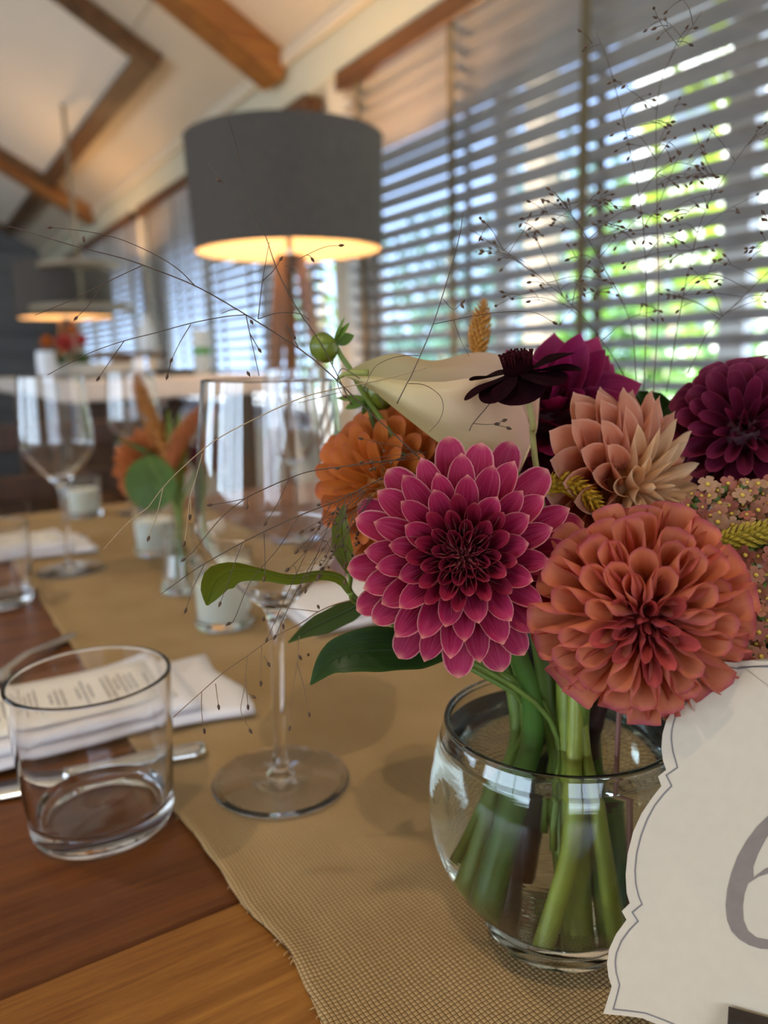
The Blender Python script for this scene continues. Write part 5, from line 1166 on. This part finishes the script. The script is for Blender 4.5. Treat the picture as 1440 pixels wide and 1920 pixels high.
spray('grass stalk rising before the near lamp shade', [
    D([(660, 760), (605, 650), (560, 583), (521, 509), (497, 440), (470, 385), (452, 310), (440, 262), (428, 222)], .29, .255), D([(475, 392), (440, 362), (410, 337), True], .26), D([(420, 345), (388, 303)], .26),
    D([(535, 500), (575, 478), (610, 463), (640, 460), True], .272), D([(575, 478), (581, 480), (586, 487), True], .272)], .00022)
spray('pale bent grass stalk crossing the near wine glass', [
    D([(800, 690), (715, 712), (636, 728), (565, 746), (477, 786), (403, 826), (342, 877), (306, 914), (278, 951)], .29, .25), D([(306, 914), (294, 965), (278, 1010), True], .255), D([(380, 850), (366, 900), (356, 935), (350, 990), (345, 1020), True], .255),
    D([(357, 935), (358, 955), (356, 970), True], .255), D([(278, 951), (240, 980), (210, 1012), (194, 1030)], .25)], .00022, mt=grass_pale)
spray('dark grass stalk fanning left from the pink dahlia across the wine glass bowl', [
    D([(760, 860), (692, 869), (590, 882), (542, 897), (500, 915), (460, 935), (420, 966), (390, 1000), (362, 1035)], .285, .25), D([(542, 897), (520, 945), (497, 982), True], .262), D([(460, 935), (425, 942), (393, 947), True], .258), D([(465, 930), (463, 950), True], .258), D([(362, 1035), (343, 1050), True], .25)])
spray('lower dark grass stalk fanning left from the pink dahlia', [
    D([(760, 880), (700, 905), (635, 938), (585, 957), (520, 985), (455, 1017), (385, 1056), (360, 1072), (300, 1115)], .28, .25), D([(384, 1057), (362, 1102), (348, 1145), True], .25), D([(455, 1017), (440, 1055), (425, 1098), (412, 1133), True], .254),
    D([(495, 1000), (497, 1060), (495, 1086), True], .258), D([(560, 968), (520, 1030), (470, 1090), (440, 1160), (428, 1170), True], .26), D([(620, 945), (575, 1035), (540, 1110), (500, 1200), True], .265),
    D([(640, 935), (610, 1000), (580, 1080), (573, 1108), True], .27), D([(650, 930), (625, 1010), (595, 1085), True], .27), D([(660, 925), (640, 980), (605, 1030), True], .272), D([(600, 1030), (560, 1100), (515, 1195), True], .262)], .00024)
def tangle(label, origin, box, n, d, seed, seeds=2, droop=.25, r=.00017):
    rr = random.Random(seed); L = []
    for i in range(n):
        e = (rr.uniform(box[0], box[2]), rr.uniform(box[1], box[3])); o = (origin[0]+rr.uniform(-14, 14), origin[1]+rr.uniform(-10, 10)); dd = d+rr.uniform(-.012, .012)
        mid = (o[0]+(e[0]-o[0])*.5+rr.uniform(-14, 14), o[1]+(e[1]-o[1])*(.5-droop*.3)+rr.uniform(-8, 8)); L.append([(*o, d), (*mid, (d+dd)/2), (*e, dd), True])
        for k in range(seeds):
            q = rr.uniform(.45, .85); s = (o[0]+(e[0]-o[0])*q, o[1]+(e[1]-o[1])*q); f = (s[0]+rr.uniform(-26, 26), s[1]+rr.uniform(2, 34)); L.append([(*s, d), ((s[0]+f[0])/2+3, (s[1]+f[1])/2-4, d), (*f, dd), True])
    return spray(label, L, r)
tangle('thick tuft of seeded grass stalks in front of the orange dahlia', (690, 925), (525, 945, 650, 1110), 15, .272, 5)
tangle('small tuft of seeded grass lying over the orange dahlia', (790, 850), (600, 790, 720, 900), 5, .285, 6, 1)
spray('drooping grass stalk over the near napkin', [
    D([(700, 1120), (640, 1130), (597, 1147), (565, 1168), (510, 1197), (465, 1229), (423, 1258), (378, 1297), (325, 1345)], .30, .262), D([(464, 1229), (458, 1290), (452, 1334), (470, 1371), True], .27), D([(460, 1262), (465, 1326), True], .27), D([(378, 1297), (378, 1335), (383, 1371), True], .265),
    D([(404, 1282), (410, 1326), True], .267), D([(561, 1192), (557, 1242), (548, 1300), (543, 1366), True], .285), D([(557, 1242), (570, 1290), (580, 1340), True], .285), D([(491, 1208), (489, 1250), (489, 1282), True], .275), D([(495, 1230), (504, 1246), True], .275), D([(465, 1300), (476, 1307), True], .27), D([(597, 1147), (540, 1140), (475, 1130)], .285)], .00024,
    [(563, 1233, .285), (578, 1228, .285), (531, 1175, .28), (494, 1161, .28), (597, 1138, .285)], principled('brown_grass_stalk', (.20, .115, .055), .6))
spray('grass stalk standing over the calla lily with a nodding seed', [
    D([(744, 757), (763, 719), (773, 700), (812, 608), (847, 497), (862, 440), (868, 400)], .27, .262), D([(812, 608), (890, 592), (945, 585), (1001, 586), (1041, 606), True], .266), D([(786, 667), (757, 667), (725, 675), (700, 692), (680, 735)], .268),
    D([(765, 719), (796, 722), (824, 741), (831, 764), (824, 788), (805, 810)], .268), D([(830, 560), (850, 580), (868, 566), True], .266), D([(850, 600), (865, 640), (880, 668)], .266)], .0002, [(867, 574, .266)])
spray('tiny grass twig with a few seeds in front of the calla lily', [D([(880, 808), (887, 794), (910, 767), (931, 741), True], .262), D([(887, 794), (910, 796), (932, 795), True], .262), D([(930, 796), (938, 791), (946, 788), True], .262), D([(930, 797), (945, 800), (954, 803), True], .262)], .0002)
spray('grass stalk with curled tip at the left of the calla lily', [D([(720, 760), (700, 730), (660, 700), (640, 692), (632, 715), (640, 738), (647, 744), True], .29), D([(640, 735), (600, 745), (560, 755)], .29)], .0002)
# the cloud of grass before the wide blind
rr = random.Random(12)
heads = [((1207, 735), (1212, 560), (1200, 380), (1150, 150), (1118, 60)), ((1225, 740), (1235, 560), (1232, 380), (1238, 160), (1317, 20)), ((1290, 700), (1330, 620), (1390, 560), (1450, 500), (1490, 470)), ((1180, 720), (1130, 640), (1060, 560), (960, 480), (880, 430)), ((1250, 735), (1280, 560), (1320, 400), (1380, 300), (1420, 250)), ((1195, 735), (1180, 600), (1120, 480), (1085, 420), (1040, 360))]
labs = ['tall grass stalk curving up beside the middle tape of the blind', 'tallest straight grass stalk before the right end of the blind', 'grass stalk leaning right over the burgundy dahlia', 'grass stalk leaning far left before the second tape', 'grass stalk arching to the upper right before the blind', 'short grass stalk behind the magenta dahlia']
for hi, h_pts in enumerate(heads):
    d0 = .335; d1 = .30; c = spline(np.array(h_pts, float), 40); L = [[(*p, d0+(d1-d0)*i/39) for i, p in enumerate(c[::3])]]
    for i in range(16 if hi != 0 else 9):
        q = rr.randrange(10, 38); s = c[q]; side = rr.choice((-1, 1)); ln = rr.uniform(50, 150)*(1.2-q/60); a = rr.uniform(-1.2, .35); dd = d0+(d1-d0)*q/39
        e = (s[0]+side*ln*math.cos(a), s[1]+ln*math.sin(a)); m_ = ((s[0]+e[0])/2+rr.uniform(-8, 8), (s[1]+e[1])/2-rr.uniform(2, 14)); de = dd+rr.uniform(-.03, .02)
        L.append([(*s, dd), (*m_, (dd+de)/2), (*e, de), True])
        for k in range(2):
            u = rr.uniform(.4, .85); b = (s[0]+(e[0]-s[0])*u, s[1]+(e[1]-s[1])*u-6); f = (b[0]+side*rr.uniform(5, 34), b[1]+rr.uniform(-28, 26)); L.append([(*b, dd+(de-dd)*u), ((b[0]+f[0])/2, (b[1]+f[1])/2-3, de), (*f, de), True])
    spray(labs[hi], L, .00021)

# phrases that tie repeats together
for o in bpy.data.objects:
    c = o.get('category')
    if c and not o.get('group'):
        g = {'blind': 'venetian blinds along the window wall', 'tree': 'trees and bushes outside the windows', 'grass stalk': 'airy grass stalks in the bouquet', 'leaf': 'loose leaves among the flowers', 'bud': 'green dahlia buds',
             'stem': 'bare stems standing in the vase water', 'napkin': 'white napkins along the runner', 'menu': 'printed menus on the napkins', 'rafter': 'orange stained rafters', 'skylight': 'skylight recesses between the rafters'}.get(c)
        if g is None and o.name.startswith('dahlia'): g = 'large dahlias of the bouquet'
        if g is None and o.name.startswith('celosia'): g = 'celosia plumes'
        if g is None and o.name.startswith('yarrow'): g = 'yarrow heads'
        if g is None and o.name.startswith('floor_lamp'): g = 'tripod lamps along the windows'
        if g is None and o.name.startswith('ceiling_spot'): g = 'ceiling spots'
        if g is None and o.name.startswith('high_table'): g = 'white topped high tables'
        if g: o['group'] = g
